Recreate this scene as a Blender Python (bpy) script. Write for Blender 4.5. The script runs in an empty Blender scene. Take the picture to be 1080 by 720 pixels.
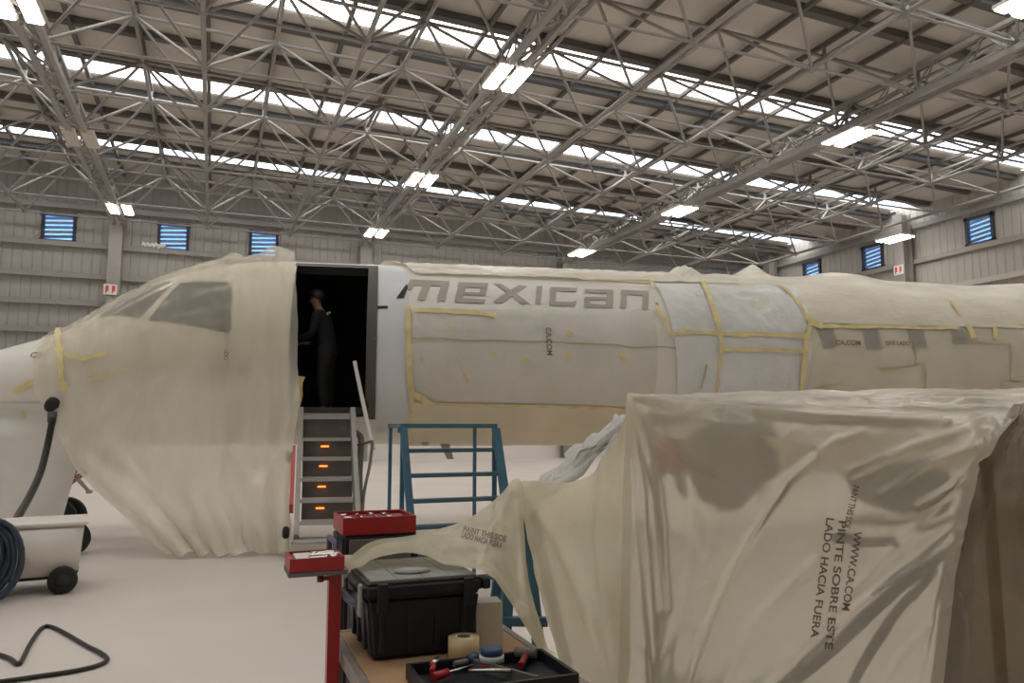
import bpy, bmesh, math, random
from mathutils import Vector, Matrix, noise
random.seed(7)
COL = bpy.context.scene.collection
G = 1.3/1.5                     # hangar survey units -> metres
R_ = math.radians

# ------------------------------------------------------------------ camera maths (eye height 1.3 m)
FPX = 800.0; YAW = R_(21.4); TILT = math.atan(90/800.0); EYE = Vector((0, 0, 1.3))
cf = Vector((math.sin(YAW)*math.cos(TILT), math.cos(YAW)*math.cos(TILT), math.sin(TILT)))
cr = Vector((math.cos(YAW), -math.sin(YAW), 0)); cu = cr.cross(cf)
def ray(x, y): return cf + cr*((x-540)/FPX) - cu*((y-360)/FPX)
def at(x, y, d):                # the point seen at a photo position, d metres deep along the view axis
    return EYE + ray(x, y)*d
def on_z(x, y, z):
    r = ray(x, y); return EYE + r*((z-EYE.z)/r.z)

# ------------------------------------------------------------------ helpers
def tag(o, label=None, cat=None, group=None, kind=None):
    if label: o['label'] = label
    if cat: o['category'] = cat
    if group: o['group'] = group
    if kind: o['kind'] = kind
    return o
def empty(name, loc=(0, 0, 0), rz=0, label=None, cat=None, group=None, kind=None):
    o = bpy.data.objects.new(name, None); COL.objects.link(o)
    o.location = loc; o.rotation_euler = (0, 0, rz); o.empty_display_size = .1
    return tag(o, label, cat, group, kind)
class MB:
    """collects shapes, becomes one mesh object"""
    def __init__(s): s.v = []; s.f = []; s.sm = []
    def add(s, vs, fs, smooth=False):
        b = len(s.v); s.v += [tuple(p) for p in vs]; s.f += [tuple(i+b for i in f) for f in fs]; s.sm += [smooth]*len(fs)
    def box(s, c, d, rz=0, M=None, bev=0):
        x, y, z = (k/2 for k in d); c = Vector(c)
        m = Matrix.Rotation(rz, 3, 'Z') if M is None else M
        if bev <= 0:
            vs = [Vector((a*x, b*y, e*z)) for e in (-1, 1) for b in (-1, 1) for a in (-1, 1)]
            s.add([m @ p + c for p in vs], [(0, 2, 3, 1), (4, 5, 7, 6), (0, 1, 5, 4), (2, 6, 7, 3), (0, 4, 6, 2), (1, 3, 7, 5)])
            return
        bm = bmesh.new(); bmesh.ops.create_cube(bm, size=1)
        for v in bm.verts: v.co = Vector((v.co.x*2*x, v.co.y*2*y, v.co.z*2*z))
        bmesh.ops.bevel(bm, geom=bm.edges[:], offset=min(bev, x, y, z), segments=2, affect='EDGES', profile=.5)
        bm.verts.index_update()
        s.add([m @ v.co + c for v in bm.verts], [[v.index for v in f.verts] for f in bm.faces]); bm.free()
    def bar(s, a, b, w, h=None, up=Vector((0, 0, 1))):
        """square bar from a to b"""
        a = Vector(a); b = Vector(b); h = h or w; t = (b-a).normalized()
        if abs(t.dot(up)) > .98: up = Vector((1, 0, 0))
        x = t.cross(up).normalized(); y = x.cross(t)
        vs = [p + x*(i*w/2) + y*(j*h/2) for p in (a, b) for i, j in ((-1, -1), (1, -1), (1, 1), (-1, 1))]
        s.add(vs, [(3, 2, 1, 0), (4, 5, 6, 7), (0, 1, 5, 4), (1, 2, 6, 5), (2, 3, 7, 6), (3, 0, 4, 7)])
    def tube(s, pts, r, n=8, closed=False, cap=True):
        pts = [Vector(p) for p in pts]; k = len(pts); rs = r if isinstance(r, (list, tuple)) else [r]*k
        vs = []; ref = None
        for i, p in enumerate(pts):
            if closed: t = (pts[(i+1) % k]-pts[i-1]).normalized()
            else: t = (pts[min(i+1, k-1)]-pts[max(i-1, 0)]).normalized()
            if ref is None:
                ref = Vector((0, 0, 1)) if abs(t.z) < .9 else Vector((1, 0, 0))
            x = ref - t*ref.dot(t); x.normalize(); y = t.cross(x); ref = x
            vs += [p + (x*math.cos(2*math.pi*j/n) + y*math.sin(2*math.pi*j/n))*rs[i] for j in range(n)]
        fs = []
        for i in range(k if closed else k-1):
            a = i*n; b = ((i+1) % k)*n
            fs += [(a+j, a+(j+1) % n, b+(j+1) % n, b+j) for j in range(n)]
        s.add(vs, fs, True)
        if cap and not closed:
            s.add(vs[:n], [tuple(range(n-1, -1, -1))]); s.add(vs[-n:], [tuple(range(n))])
    def lathe(s, prof, c=(0, 0, 0), M=None, n=24, cap=True):
        """prof: (r, z) list spun about z"""
        c = Vector(c); M = M or Matrix.Identity(3); vs = []
        for r, z in prof: vs += [M @ Vector((r*math.cos(2*math.pi*j/n), r*math.sin(2*math.pi*j/n), z)) + c for j in range(n)]
        fs = []
        for i in range(len(prof)-1):
            fs += [(i*n+j, i*n+(j+1) % n, (i+1)*n+(j+1) % n, (i+1)*n+j) for j in range(n)]
        s.add(vs, fs, True)
        if cap:
            s.add(vs[:n], [tuple(range(n-1, -1, -1))]); s.add(vs[-n:], [tuple(range(n))])
    def grid(s, P, smooth=True, cu=False):
        r = len(P); c = len(P[0])
        s.add([p for row in P for p in row], [(i*c+j, i*c+j+1, (i+1)*c+j+1, (i+1)*c+j) for i in range(r-1) for j in range(c-1)], smooth)
    def prism(s, poly, a, b):
        """poly: points lying in one plane; extruded by vector b-a"""
        n = len(poly); d = Vector(b)-Vector(a); vs = [Vector(p) for p in poly]; vs += [p+d for p in vs]
        s.add(vs, [tuple(range(n-1, -1, -1)), tuple(range(n, 2*n))] + [(i, (i+1) % n, n+(i+1) % n, n+i) for i in range(n)])
    def build(s, name, mat, parent=None, fix=True):
        me = bpy.data.meshes.new(name); me.from_pydata(s.v, [], s.f)
        me.polygons.foreach_set('use_smooth', s.sm)
        if fix:
            bm = bmesh.new(); bm.from_mesh(me); bmesh.ops.remove_doubles(bm, verts=bm.verts, dist=1e-5)
            bmesh.ops.recalc_face_normals(bm, faces=bm.faces); bm.to_mesh(me); bm.free()
        if mat: me.materials.append(mat)
        o = bpy.data.objects.new(name, me); COL.objects.link(o); o.parent = parent
        return o
def catmull(P, n):
    """smooth polyline through P, n steps per span"""
    P = [Vector(p) for p in P]; out = []
    for i in range(len(P)-1):
        a = P[max(i-1, 0)]; b = P[i]; c = P[i+1]; d = P[min(i+2, len(P)-1)]
        for k in range(n):
            t = k/n
            out.append(.5*((2*b) + (c-a)*t + (2*a-5*b+4*c-d)*t*t + (3*b-a-3*c+d)*t**3))
    out.append(P[-1]); return out
def cgrid(rows, nu, nv):
    """a smooth surface through a grid of control points"""
    R = [catmull(r, nu) for r in rows]
    cols = [catmull([R[i][j] for i in range(len(R))], nv) for j in range(len(R[0]))]
    return [[cols[j][i] for j in range(len(cols))] for i in range(len(cols[0]))]
def wrinkle(P, amp, scale, seed=0, ridge=0.5, stretch=(1, 1, 1), fade=None):
    """push a point grid along its normals by cloth-like noise"""
    r = len(P); c = len(P[0]); Q = []
    for i in range(r):
        row = []
        for j in range(c):
            a = P[min(i+1, r-1)][j]-P[max(i-1, 0)][j]; b = P[i][min(j+1, c-1)]-P[i][max(j-1, 0)]
            n = a.cross(b); n = n.normalized() if n.length > 1e-9 else Vector((0, 0, 1))
            p = P[i][j]; q = Vector((p.x*stretch[0], p.y*stretch[1], p.z*stretch[2]))*scale + Vector((seed*13.1, seed*7.7, seed*3.3))
            w = noise.noise(q); w2 = 1-2*abs(noise.noise(q*1.7+Vector((5, 5, 5))))
            k = amp*(w*(1-ridge)+w2*ridge)*(fade(i/(r-1), j/(c-1)) if fade else 1)
            row.append(p+n*k)
        Q.append(row)
    return Q

def to_px(p):
    q = p-EYE; z = q.dot(cf); return 540+FPX*q.dot(cr)/z, 360-FPX*q.dot(cu)/z
def seg_d(p, a, b):
    p = Vector(p); a = Vector(a); b = Vector(b); t = max(0, min(1, (p-a).dot(b-a)/max((b-a).length_squared, 1e-9))); return (p-a-(b-a)*t).length, t
def crease(P, lines):
    """raise a fold along each line; a line is [(x, y) ...], height, half width in photo units at the sheet's own distance"""
    Q = [r[:] for r in P]; r = len(P); c = len(P[0])
    for i in range(r):
        for j in range(c):
            pxy = to_px(P[i][j]); k = 0.0
            for pts, h, w in lines:
                d = min(seg_d(pxy, a, b)[0] for a, b in zip(pts, pts[1:]))
                if d < 4*w: k = max(k, h*math.exp(-(d/w)**2))
            if k:
                a = P[min(i+1, r-1)][j]-P[max(i-1, 0)][j]; b = P[i][min(j+1, c-1)]-P[i][max(j-1, 0)]; n = a.cross(b).normalized()
                if n.dot(EYE-P[i][j]) < 0: n = -n
                Q[i][j] = P[i][j]+n*k
    return Q
# ------------------------------------------------------------------ materials
def mat(name, col, rough=.5, metal=0, spec=.5, var=0, vscale=4, bump=0, bscale=40, emit=None, estr=0, coat=0):
    m = bpy.data.materials.new(name); m.use_nodes = True; nt = m.node_tree; b = nt.nodes['Principled BSDF']
    b.inputs['Base Color'].default_value = (*col, 1); b.inputs['Roughness'].default_value = rough
    b.inputs['Metallic'].default_value = metal; b.inputs['Specular IOR Level'].default_value = spec
    b.inputs['Coat Weight'].default_value = coat
    if emit: b.inputs['Emission Color'].default_value = (*emit, 1); b.inputs['Emission Strength'].default_value = estr
    tc = nt.nodes.new('ShaderNodeTexCoord')
    if var:
        nz = nt.nodes.new('ShaderNodeTexNoise'); nz.inputs['Scale'].default_value = vscale; nz.inputs['Detail'].default_value = 5
        nt.links.new(tc.outputs['Object'], nz.inputs['Vector'])
        rp = nt.nodes.new('ShaderNodeValToRGB')
        rp.color_ramp.elements[0].position = .3; rp.color_ramp.elements[1].position = .7
        rp.color_ramp.elements[0].color = (*[max(0, c*(1-var)) for c in col], 1); rp.color_ramp.elements[1].color = (*[min(1, c*(1+var)) for c in col], 1)
        nt.links.new(nz.outputs['Fac'], rp.inputs['Fac']); nt.links.new(rp.outputs['Color'], b.inputs['Base Color'])
    if bump:
        nz = nt.nodes.new('ShaderNodeTexNoise'); nz.inputs['Scale'].default_value = bscale; nz.inputs['Detail'].default_value = 4
        nt.links.new(tc.outputs['Object'], nz.inputs['Vector'])
        bp = nt.nodes.new('ShaderNodeBump'); bp.inputs['Strength'].default_value = bump; bp.inputs['Distance'].default_value = .02
        nt.links.new(nz.outputs['Fac'], bp.inputs['Height']); nt.links.new(bp.outputs['Normal'], b.inputs['Normal'])
    return m
def film(name, col, clear=.2, back=.4, rough=.28, crinkle=.5, cscale=9, var=.08, stretch=(1, 1, 1), spec=.5, cling=None, blur=0):
    """thin translucent plastic: diffuse and gloss, light passing through, and some plain see-through"""
    m = bpy.data.materials.new(name); m.use_nodes = True; nt = m.node_tree; b = nt.nodes['Principled BSDF']; out = nt.nodes['Material Output']
    L = nt.links.new
    b.inputs['Roughness'].default_value = rough; b.inputs['Specular IOR Level'].default_value = spec
    tc = nt.nodes.new('ShaderNodeTexCoord'); mp = nt.nodes.new('ShaderNodeMapping'); mp.inputs['Scale'].default_value = stretch
    L(tc.outputs['Object'], mp.inputs['Vector'])
    nz = nt.nodes.new('ShaderNodeTexNoise'); nz.inputs['Scale'].default_value = cscale; nz.inputs['Detail'].default_value = 4; nz.inputs['Distortion'].default_value = 1.2
    L(mp.outputs['Vector'], nz.inputs['Vector'])
    n2 = nt.nodes.new('ShaderNodeTexNoise'); n2.inputs['Scale'].default_value = cscale*.25; n2.inputs['Detail'].default_value = 3
    L(mp.outputs['Vector'], n2.inputs['Vector'])
    rp = nt.nodes.new('ShaderNodeValToRGB'); rp.color_ramp.elements[0].position = .3; rp.color_ramp.elements[1].position = .7
    rp.color_ramp.elements[0].color = (*[c*(1-var) for c in col[:2]], col[2]*(1-1.6*var), 1); rp.color_ramp.elements[1].color = (*[min(1, c*(1+var)) for c in col], 1)
    L(n2.outputs['Fac'], rp.inputs['Fac']); L(rp.outputs['Color'], b.inputs['Base Color'])
    bp = nt.nodes.new('ShaderNodeBump'); bp.inputs['Strength'].default_value = crinkle; bp.inputs['Distance'].default_value = .02
    L(nz.outputs['Fac'], bp.inputs['Height']); L(bp.outputs['Normal'], b.inputs['Normal'])
    tl = nt.nodes.new('ShaderNodeBsdfTranslucent'); L(rp.outputs['Color'], tl.inputs['Color']); L(bp.outputs['Normal'], tl.inputs['Normal'])
    m1 = nt.nodes.new('ShaderNodeMixShader'); m1.inputs['Fac'].default_value = back; L(b.outputs[0], m1.inputs[1]); L(tl.outputs[0], m1.inputs[2])
    tr = nt.nodes.new('ShaderNodeBsdfTransparent'); tr.inputs['Color'].default_value = (.97, .95, .88, 1)
    if blur:            # thick milky film: what shows through is blurred
        tr = nt.nodes.new('ShaderNodeBsdfRefraction'); tr.inputs['Color'].default_value = (.97, .94, .86, 1); tr.inputs['Roughness'].default_value = blur; tr.inputs['IOR'].default_value = 1.16
    m2 = nt.nodes.new('ShaderNodeMixShader'); m2.inputs['Fac'].default_value = clear; L(m1.outputs[0], m2.inputs[1]); L(tr.outputs[0], m2.inputs[2])
    if cling:           # clearer where it clings to the hull (above z1) than where it hangs free (below z0)
        z0, z1, c1 = cling; sp = nt.nodes.new('ShaderNodeSeparateXYZ'); L(tc.outputs['Object'], sp.inputs[0])
        mr = nt.nodes.new('ShaderNodeMapRange'); mr.inputs['From Min'].default_value = z0; mr.inputs['From Max'].default_value = z1
        mr.inputs['To Min'].default_value = clear; mr.inputs['To Max'].default_value = c1; L(sp.outputs['Z'], mr.inputs['Value']); L(mr.outputs[0], m2.inputs['Fac'])
    L(m2.outputs[0], out.inputs['Surface'])
    return m
def cladding(name, col, axis):
    """ribbed steel wall sheet: ribs every 0.3 m along one axis"""
    m = bpy.data.materials.new(name); m.use_nodes = True; nt = m.node_tree; b = nt.nodes['Principled BSDF']; L = nt.links.new
    b.inputs['Roughness'].default_value = .55
    tc = nt.nodes.new('ShaderNodeTexCoord'); sp = nt.nodes.new('ShaderNodeSeparateXYZ'); L(tc.outputs['Object'], sp.inputs[0])
    mul = nt.nodes.new('ShaderNodeMath'); mul.operation = 'MULTIPLY'; mul.inputs[1].default_value = 1/.3; L(sp.outputs[axis], mul.inputs[0])
    fr = nt.nodes.new('ShaderNodeMath'); fr.operation = 'FRACT'; L(mul.outputs[0], fr.inputs[0])
    rp = nt.nodes.new('ShaderNodeValToRGB'); e = rp.color_ramp.elements
    e[0].position = 0; e[0].color = (0, 0, 0, 1); e[1].position = .12; e[1].color = (1, 1, 1, 1)
    x = e.new(.86); x.color = (1, 1, 1, 1); x = e.new(1); x.color = (0, 0, 0, 1)
    L(fr.outputs[0], rp.inputs['Fac'])
    bp = nt.nodes.new('ShaderNodeBump'); bp.inputs['Strength'].default_value = .8; bp.inputs['Distance'].default_value = .03
    L(rp.outputs['Color'], bp.inputs['Height']); L(bp.outputs['Normal'], b.inputs['Normal'])
    nz = nt.nodes.new('ShaderNodeTexNoise'); nz.inputs['Scale'].default_value = .6; nz.inputs['Detail'].default_value = 3; L(tc.outputs['Object'], nz.inputs['Vector'])
    r2 = nt.nodes.new('ShaderNodeValToRGB'); r2.color_ramp.elements[0].color = (*[c*.92 for c in col], 1); r2.color_ramp.elements[1].color = (*[c*1.06 for c in col], 1)
    L(nz.outputs['Fac'], r2.inputs['Fac']); L(r2.outputs['Color'], b.inputs['Base Color'])
    return m
M = {}
M['steel'] = mat('painted steel', (.32, .30, .275), .5, var=.06)
M['steel_dark'] = mat('dark purlin steel', (.13, .118, .107), .6)
M['deck'] = mat('roof deck', (.60, .555, .50), .6, var=.05, vscale=1)
M['wall_y'] = cladding('wall cladding', (.40, .385, .355), 0)
M['wall_x'] = cladding('wall cladding side', (.46, .43, .385), 1)
M['girt'] = mat('girt steel', (.33, .31, .28), .55)
M['girt_light'] = mat('girt steel light', (.55, .5, .45), .55)
M['floor'] = mat('floor paint', (.72, .655, .60), .42, spec=.35, var=.05, vscale=.7)
M['lamp'] = mat('lamp tube', (1, 1, 1), .4, emit=(1, .95, .88), estr=14)
M['lamp_off'] = mat('lamp tube off', (.6, .55, .48), .4)
M['housing'] = mat('lamp housing', (.7, .66, .6), .5)
M['dark_frame'] = mat('window frame', (.04, .045, .06), .5)
M['white_sign'] = mat('sign white', (.75, .72, .68), .5)
M['red_sign'] = mat('sign red', (.6, .08, .05), .5)
def glass_mat(name, col, clear):
    m = bpy.data.materials.new(name); m.use_nodes = True; nt = m.node_tree; out = nt.nodes['Material Output']; b = nt.nodes['Principled BSDF']
    b.inputs['Base Color'].default_value = (.85, .88, .9, 1); b.inputs['Roughness'].default_value = .2
    tr = nt.nodes.new('ShaderNodeBsdfTransparent'); tr.inputs['Color'].default_value = (*col, 1)
    mx = nt.nodes.new('ShaderNodeMixShader'); mx.inputs['Fac'].default_value = clear
    nt.links.new(b.outputs[0], mx.inputs[1]); nt.links.new(tr.outputs[0], mx.inputs[2]); nt.links.new(mx.outputs[0], out.inputs['Surface'])
    return m
M['sky_panel'] = glass_mat('skylight sheet', (1, 1, 1), .8)
M['louver_glass'] = glass_mat('louvre glass', (.45, .62, .85), .7)
M['louver_white'] = mat('louvre blade', (.34, .37, .4), .4)

# ------------------------------------------------------------------ the hangar
X0, X1, Y0, Y1 = -26*G, 28.6*G, -9*G, 34.3*G
def roof(x): return 11.9*G - .025*x          # roof height at world x
SKY = [-1.5, 4.5, 10.5, 18.35, 24.35, 31.0]
SKW = 1.25
def S(*a): return Vector(a)*G

m = MB(); m.add([(X0, Y0, 0), (X1, Y0, 0), (X1, Y1, 0), (X0, Y1, 0)], [(0, 1, 2, 3)])
m.add([(X0, Y0, -.3), (X1, Y0, -.3), (X1, Y1, -.3), (X0, Y1, -.3)], [(3, 2, 1, 0)])
tag(m.build('floor', M['floor'], fix=False), kind='structure')
m = MB(); edges = [Y0]
for c in SKY: edges += [(c-SKW/2)*G, (c+SKW/2)*G]
edges.append(Y1)
for a, b in zip(edges[::2], edges[1::2]):
    for dz, fl in ((0, 1), (.12, 0)):
        q = [(X0, a, roof(X0)+dz), (X1, a, roof(X1)+dz), (X1, b, roof(X1)+dz), (X0, b, roof(X0)+dz)]
        m.add(q, [(3, 2, 1, 0)] if fl else [(0, 1, 2, 3)])
tag(m.build('ceiling', M['deck'], fix=False), kind='structure')
for k, c in enumerate(SKY):
    m = MB(); a, b = (c-SKW/2)*G, (c+SKW/2)*G
    m.add([(X0, a, roof(X0)+.06), (X1, a, roof(X1)+.06), (X1, b, roof(X1)+.06), (X0, b, roof(X0)+.06)], [(0, 1, 2, 3)])
    tag(m.build('skylight', M['sky_panel'], fix=False), kind='structure')
    L = bpy.data.lights.new('skylight_portal', 'AREA'); L.shape = 'RECTANGLE'; L.size = (X1-X0)-.2; L.size_y = SKW*G; L.cycles.is_portal = True
    o = bpy.data.objects.new('skylight_portal', L); COL.objects.link(o)
    o.location = ((X0+X1)/2, c*G, roof((X0+X1)/2)+.02); o.rotation_euler = (0, math.atan(.025), 0)

# walls, with openings for the louvred windows
LOUV_B = [-10.2, -6.07, -1.87, 1.75]; LOUV_R = [13.5, 21.02, 26.4, 30.3]
WZ, WW, WH = 9.42, 1.2, 1.12
def wall_panels(name, u0, u1, ops, place, mt, top):
    m = MB(); us = [u0]
    for c in ops: us += [(c-WW/2)*G, (c+WW/2)*G]
    us.append(u1); z0, z1 = (WZ-WH/2)*G, (WZ+WH/2)*G
    def quad(a, b, za, zb, fl=False):
        m.add([place(a, za, 0), place(b, za, 0), place(b, zb(b) if callable(zb) else zb, 0), place(a, zb(a) if callable(zb) else zb, 0)], [(0, 1, 2, 3)])
        m.add([place(a, za, .1), place(b, za, .1), place(b, zb(b) if callable(zb) else zb, .1), place(a, zb(a) if callable(zb) else zb, .1)], [(3, 2, 1, 0)])
    for a, b in zip(us[::2], us[1::2]): quad(a, b, z0, z1)
    quad(u0, u1, 0, z0); quad(u0, u1, z1, top)
    return tag(m.build(name, mt, fix=False), kind='structure')
wall_panels('wall_back', X0, X1, LOUV_B, lambda u, z, t: (u, Y1+t, z), M['wall_y'], lambda u: roof(u)+.1)
wall_panels('wall_right', Y0, Y1, LOUV_R, lambda u, z, t: (X1+t, u, z), M['wall_x'], lambda u: roof(X1)+.1)
m = MB(); m.box((X0-.05, (Y0+Y1)/2, 5.3), (.1, Y1-Y0, 10.6)); tag(m.build('wall_left', M['wall_x']), kind='structure')
m = MB(); m.box(((X0+X1)/2, Y0-.05, 5.3), (X1-X0, .1, 10.6)); tag(m.build('wall_front', M['wall_y']), kind='structure')

def louver(n, c, side):
    e = empty('window_%d' % n, kind='structure')
    if side == 'back': e.location = (c*G, Y1, WZ*G)
    else: e.location = (X1, c*G, WZ*G); e.rotation_euler = (0, 0, -math.pi/2)
    w, h = WW*G, WH*G
    f = MB()
    for s in (-1, 1):
        f.box((s*(w/2-.04), .0, 0), (.1, .16, h+.1)); f.box((0, 0, s*(h/2-.02)), (w+.1, .16, .1))
    f.build('frame', M['dark_frame'], e)
    b = MB()
    for k in range(5):
        z = -h/2+.12+k*(h-.16)/5
        for j, y in enumerate((.0,)):
            mt = Matrix.Rotation(R_(38), 3, 'X') @ Matrix.Rotation(R_(-5), 3, 'Y')
            b.box((0, -.01, z+.06), (w-.14, .012, .11), M=mt)
    b.build('slats', M['louver_white'], e)
    g = MB(); g.box((0, .06, 0), (w-.1, .008, h-.1)); g.build('glass', M['louver_glass'], e)
n = 1
for c in LOUV_B: louver(n, c, 'back'); n += 1
for c in LOUV_R: louver(n, c, 'right'); n += 1

m = MB(); m.box(((X0+X1)/2, Y1-.04, .62), (X1-X0, .06, 1.24)); tag(m.build('baseboard_back', mat('white wall base', (.86, .82, .78), .5), None), kind='structure')
# girts (horizontal rails) and columns on the walls
tn = 1
for z in (4.2, 5.33, 6.45, 7.55, 8.8, 10.35):
    m = MB(); m.box(((X0+X1)/2, Y1-.09, z*G), (X1-X0, .16, .14)); m.box(((X0+X1)/2, Y1-.17, z*G-.06), (X1-X0, .02, .12))
    tag(m.build('trim_%d' % tn, M['girt']), kind='structure'); tn += 1
for z in (4.7, 6.0, 7.35, 8.75, 10.3):
    m = MB(); m.box((X1-.09, (Y0+Y1)/2, z*G), (.16, Y1-Y0, .14)); m.box((X1-.17, (Y0+Y1)/2, z*G-.06), (.02, Y1-Y0, .12))
    tag(m.build('trim_%d' % tn, M['girt_light' if z < 8 else 'girt']), kind='structure'); tn += 1
def column(p, d, rz=0, mt='steel', top=9.9):
    m = MB(); x, y = p
    w, t = d
    m.box((x, y, top*G/2), (w*.35, t, top*G)); m.box((x, y-t/2, top*G/2), (w, .03, top*G)); m.box((x, y+t/2, top*G/2), (w, .03, top*G))
    o = m.build('pillar', M[mt]); tag(o, kind='structure'); return o
for x in (-13.8, -3.95, 6.1, 16.1, 26.0): column((x*G, Y1-.42), (.42, .4))
for y in (8.5, 16.4, 24.3, 32.9):
    m = MB(); m.box((X1-.45, y*G, 4.7), (.42, .16, 9.4)); m.box((X1-.66, y*G, 4.7), (.03, .44, 9.4)); m.box((X1-.24, y*G, 4.7), (.03, .44, 9.4))
    tag(m.build('pillar', M['steel' if y < 30 else 'girt']), kind='structure')

# bay signs on two columns
def bay_sign(loc, rz, label):
    e = empty('bay_sign', loc, rz, label, 'sign')
    m = MB(); m.box((0, 0, 0), (.42, .02, .36)); m.build('panel', M['white_sign'], e)
    m = MB()
    for s in (-1, 1):
        m.box((s*.1, -.014, .03), (.1, .008, .2)); m.box((s*.1-.03, -.014, -.1), (.04, .008, .06))
    m.build('print', M['red_sign'], e)
bay_sign((-4.02*G, Y1-.68, 6.93*G), 0, 'small red and white sign high on the back wall column at far left')
bay_sign((X1-.70, 24.33*G, 8.35*G), -math.pi/2, 'small red and white sign on the right wall column')

# a scrap of white plastic caught on a wall rail
m = MB(); P = [[Vector((-3.05*G+.03*i, Y1-.2-.05*math.sin(j), 8.87*G+.05*j+.03*math.sin(i*1.3))) for i in range(28)] for j in range(5)]
m.grid(wrinkle(P, .06, 4, 77, .6)); tag(m.build('plastic_scrap', M['white_sign'], None), 'white scrap caught on a back wall rail beside the far left column', 'plastic scrap')

# double-layer space frame under the roof
NX, NY = 3.32, 2.567
bx = [-3.85+NX*k for k in range(-6, 10)]; by = [15.8+NY*k for k in range(-8, 8)]
tx = [b+NX/2 for b in bx[:-1]]; ty = [b+NY/2 for b in by[:-1]]
BZ = 9.85
def TZ(x): return (roof(x*G)-.42)/G
sf = empty('space_frame', (0, 0, 0), 0, 'grey steel tube lattice of pyramids hung below the whole roof deck', 'roof truss', kind='structure')
for y in by:
    m = MB(); m.tube([S(bx[0], y, BZ), S(bx[-1], y, BZ)], .034, 6); m.build('bottom_chord', M['steel'], sf, fix=False)
for x in bx:
    m = MB(); m.tube([S(x, by[0], BZ), S(x, by[-1], BZ)], .05, 6); m.build('bottom_chord', M['steel'], sf, fix=False)
for x in tx:
    m = MB(); m.tube([S(x, ty[0], TZ(x)), S(x, ty[-1], TZ(x))], .045, 6); m.build('top_chord', M['steel'], sf, fix=False)
for y in ty:
    m = MB(); m.tube([S(tx[0], y, TZ(tx[0])), S(tx[-1], y, TZ(tx[-1]))], .045, 6); m.build('top_chord', M['steel'], sf, fix=False)
for j, y in enumerate(ty):
    m = MB()
    for i, x in enumerate(tx):
        t = S(x, y, TZ(x)); m.tube([t, t+Vector((0, 0, .3))], .05, 6)
        m.lathe([(.03, -.09), (.085, -.05), (.085, .05), (.03, .09)], t, n=8)
        for a in (0, 1):
            for b in (0, 1):
                m.tube([t, S(bx[i+a], by[j+b], BZ)], .034, 6, cap=False)
    m.build('diagonal_web', M['steel'], sf, fix=False)
for j, y in enumerate(by):
    m = MB()
    for x in bx: m.lathe([(.03, -.09), (.08, -.05), (.08, .05), (.03, .09)], S(x, y, BZ), n=8)
    m.build('node', M['steel'], sf, fix=False)
# purlins along the hangar and rafters across, right under the deck
PURL = []
for k, c in enumerate([-7]+SKY):
    PURL += [c-1.1, c+1.1] + ([c+3.0] if c < 30 else [])
for y in PURL:
    m = MB(); a = Vector((X0+.1, y*G, roof(X0)-.09)); b = Vector((X1-.1, y*G, roof(X1)-.09)); m.bar(a, b, .2, .16)
    tag(m.build('trim_%d' % tn, M['steel_dark']), kind='structure'); tn += 1
for x in sorted(tx+bx[1:-1]):
    m = MB(); m.bar((x*G, Y0+.1, roof(x*G)-.14), (x*G, Y1-.1, roof(x*G)-.14), .09, .10)
    tag(m.build('trim_%d' % tn, M['steel_dark']), kind='structure'); tn += 1
# heavy girders on the column lines
for x, lb in ((-13.8, 'heavy grey lattice girder beyond the left edge of the hangar bays'), (-3.85, 'heavy grey lattice girder running to the column at far left'), (6.1, 'heavy grey lattice girder over the aircraft door'), (16.1, 'heavy grey lattice girder over the painted lettering')):
    e = empty('roof_girder', (x*G, 0, 0), 0, lb, 'girder', kind='structure')
    ya, yb = by[0]*G, Y1-.3
    for s in (-.17, .17):
        m = MB(); m.bar((s, ya, BZ*G-.16), (s, yb, BZ*G-.16), .1, .12); m.build('bottom_chord', M['steel'], e)
    m = MB(); k = 0; y = ya
    while y < yb-.4:
        m.bar((-.17 if k % 2 else .17, y, BZ*G-.16), (.17 if k % 2 else -.17, y+.55, BZ*G-.16), .04, .04); y += .55; k += 1
    m.build('lacing', M['steel'], e)
    m = MB(); m.bar((0, ya, BZ*G+.52), (0, yb, BZ*G+.52), .11, .09)
    m.build('top_chord', M['steel'], e)
    m = MB(); y = ya; k = 0
    while y < yb-1.2:
        for s in (-.17, .17): m.tube([(s, y, BZ*G-.12), (0, y+.56, BZ*G+.5), (s, y+1.12, BZ*G-.12)], .022, 6)
        y += 1.12
    m.build('web', M['steel'], e)

# lamps: twin strips hanging under the girders
LAMPS = [(6.09, 15.84, 1, 'lit twin-strip ceiling light above the lettering, largest in the frame'),
         (16.35, 15.72, 1, 'lit twin-strip ceiling light under the nearest skylight at right'),
         (-3.91, 16.39, 1, 'lit twin-strip ceiling light cut by the top left corner'),
         (6.1, 23.74, 1, 'lit twin-strip ceiling light below the middle skylight, over the aircraft door'),
         (16.13, 23.75, 1, 'lit twin-strip ceiling light beyond the lettering, middle row'),
         (26.4, 23.2, 1, 'lit twin-strip ceiling light in front of the right wall column'),
         (-3.83, 23.78, 0, 'unlit twin-strip ceiling light high at far left'),
         (6.08, 31.19, 1, 'small lit ceiling light in the last row, behind the aircraft door'),
         (15.78, 31.35, 1, 'small lit ceiling light in the last row, above the word'),
         (-3.56, 31.19, 1, 'small lit ceiling light on top of the far left column'),
         (14.3, 9.0, 1, 'lit ceiling light cut by the top right corner')]
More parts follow.
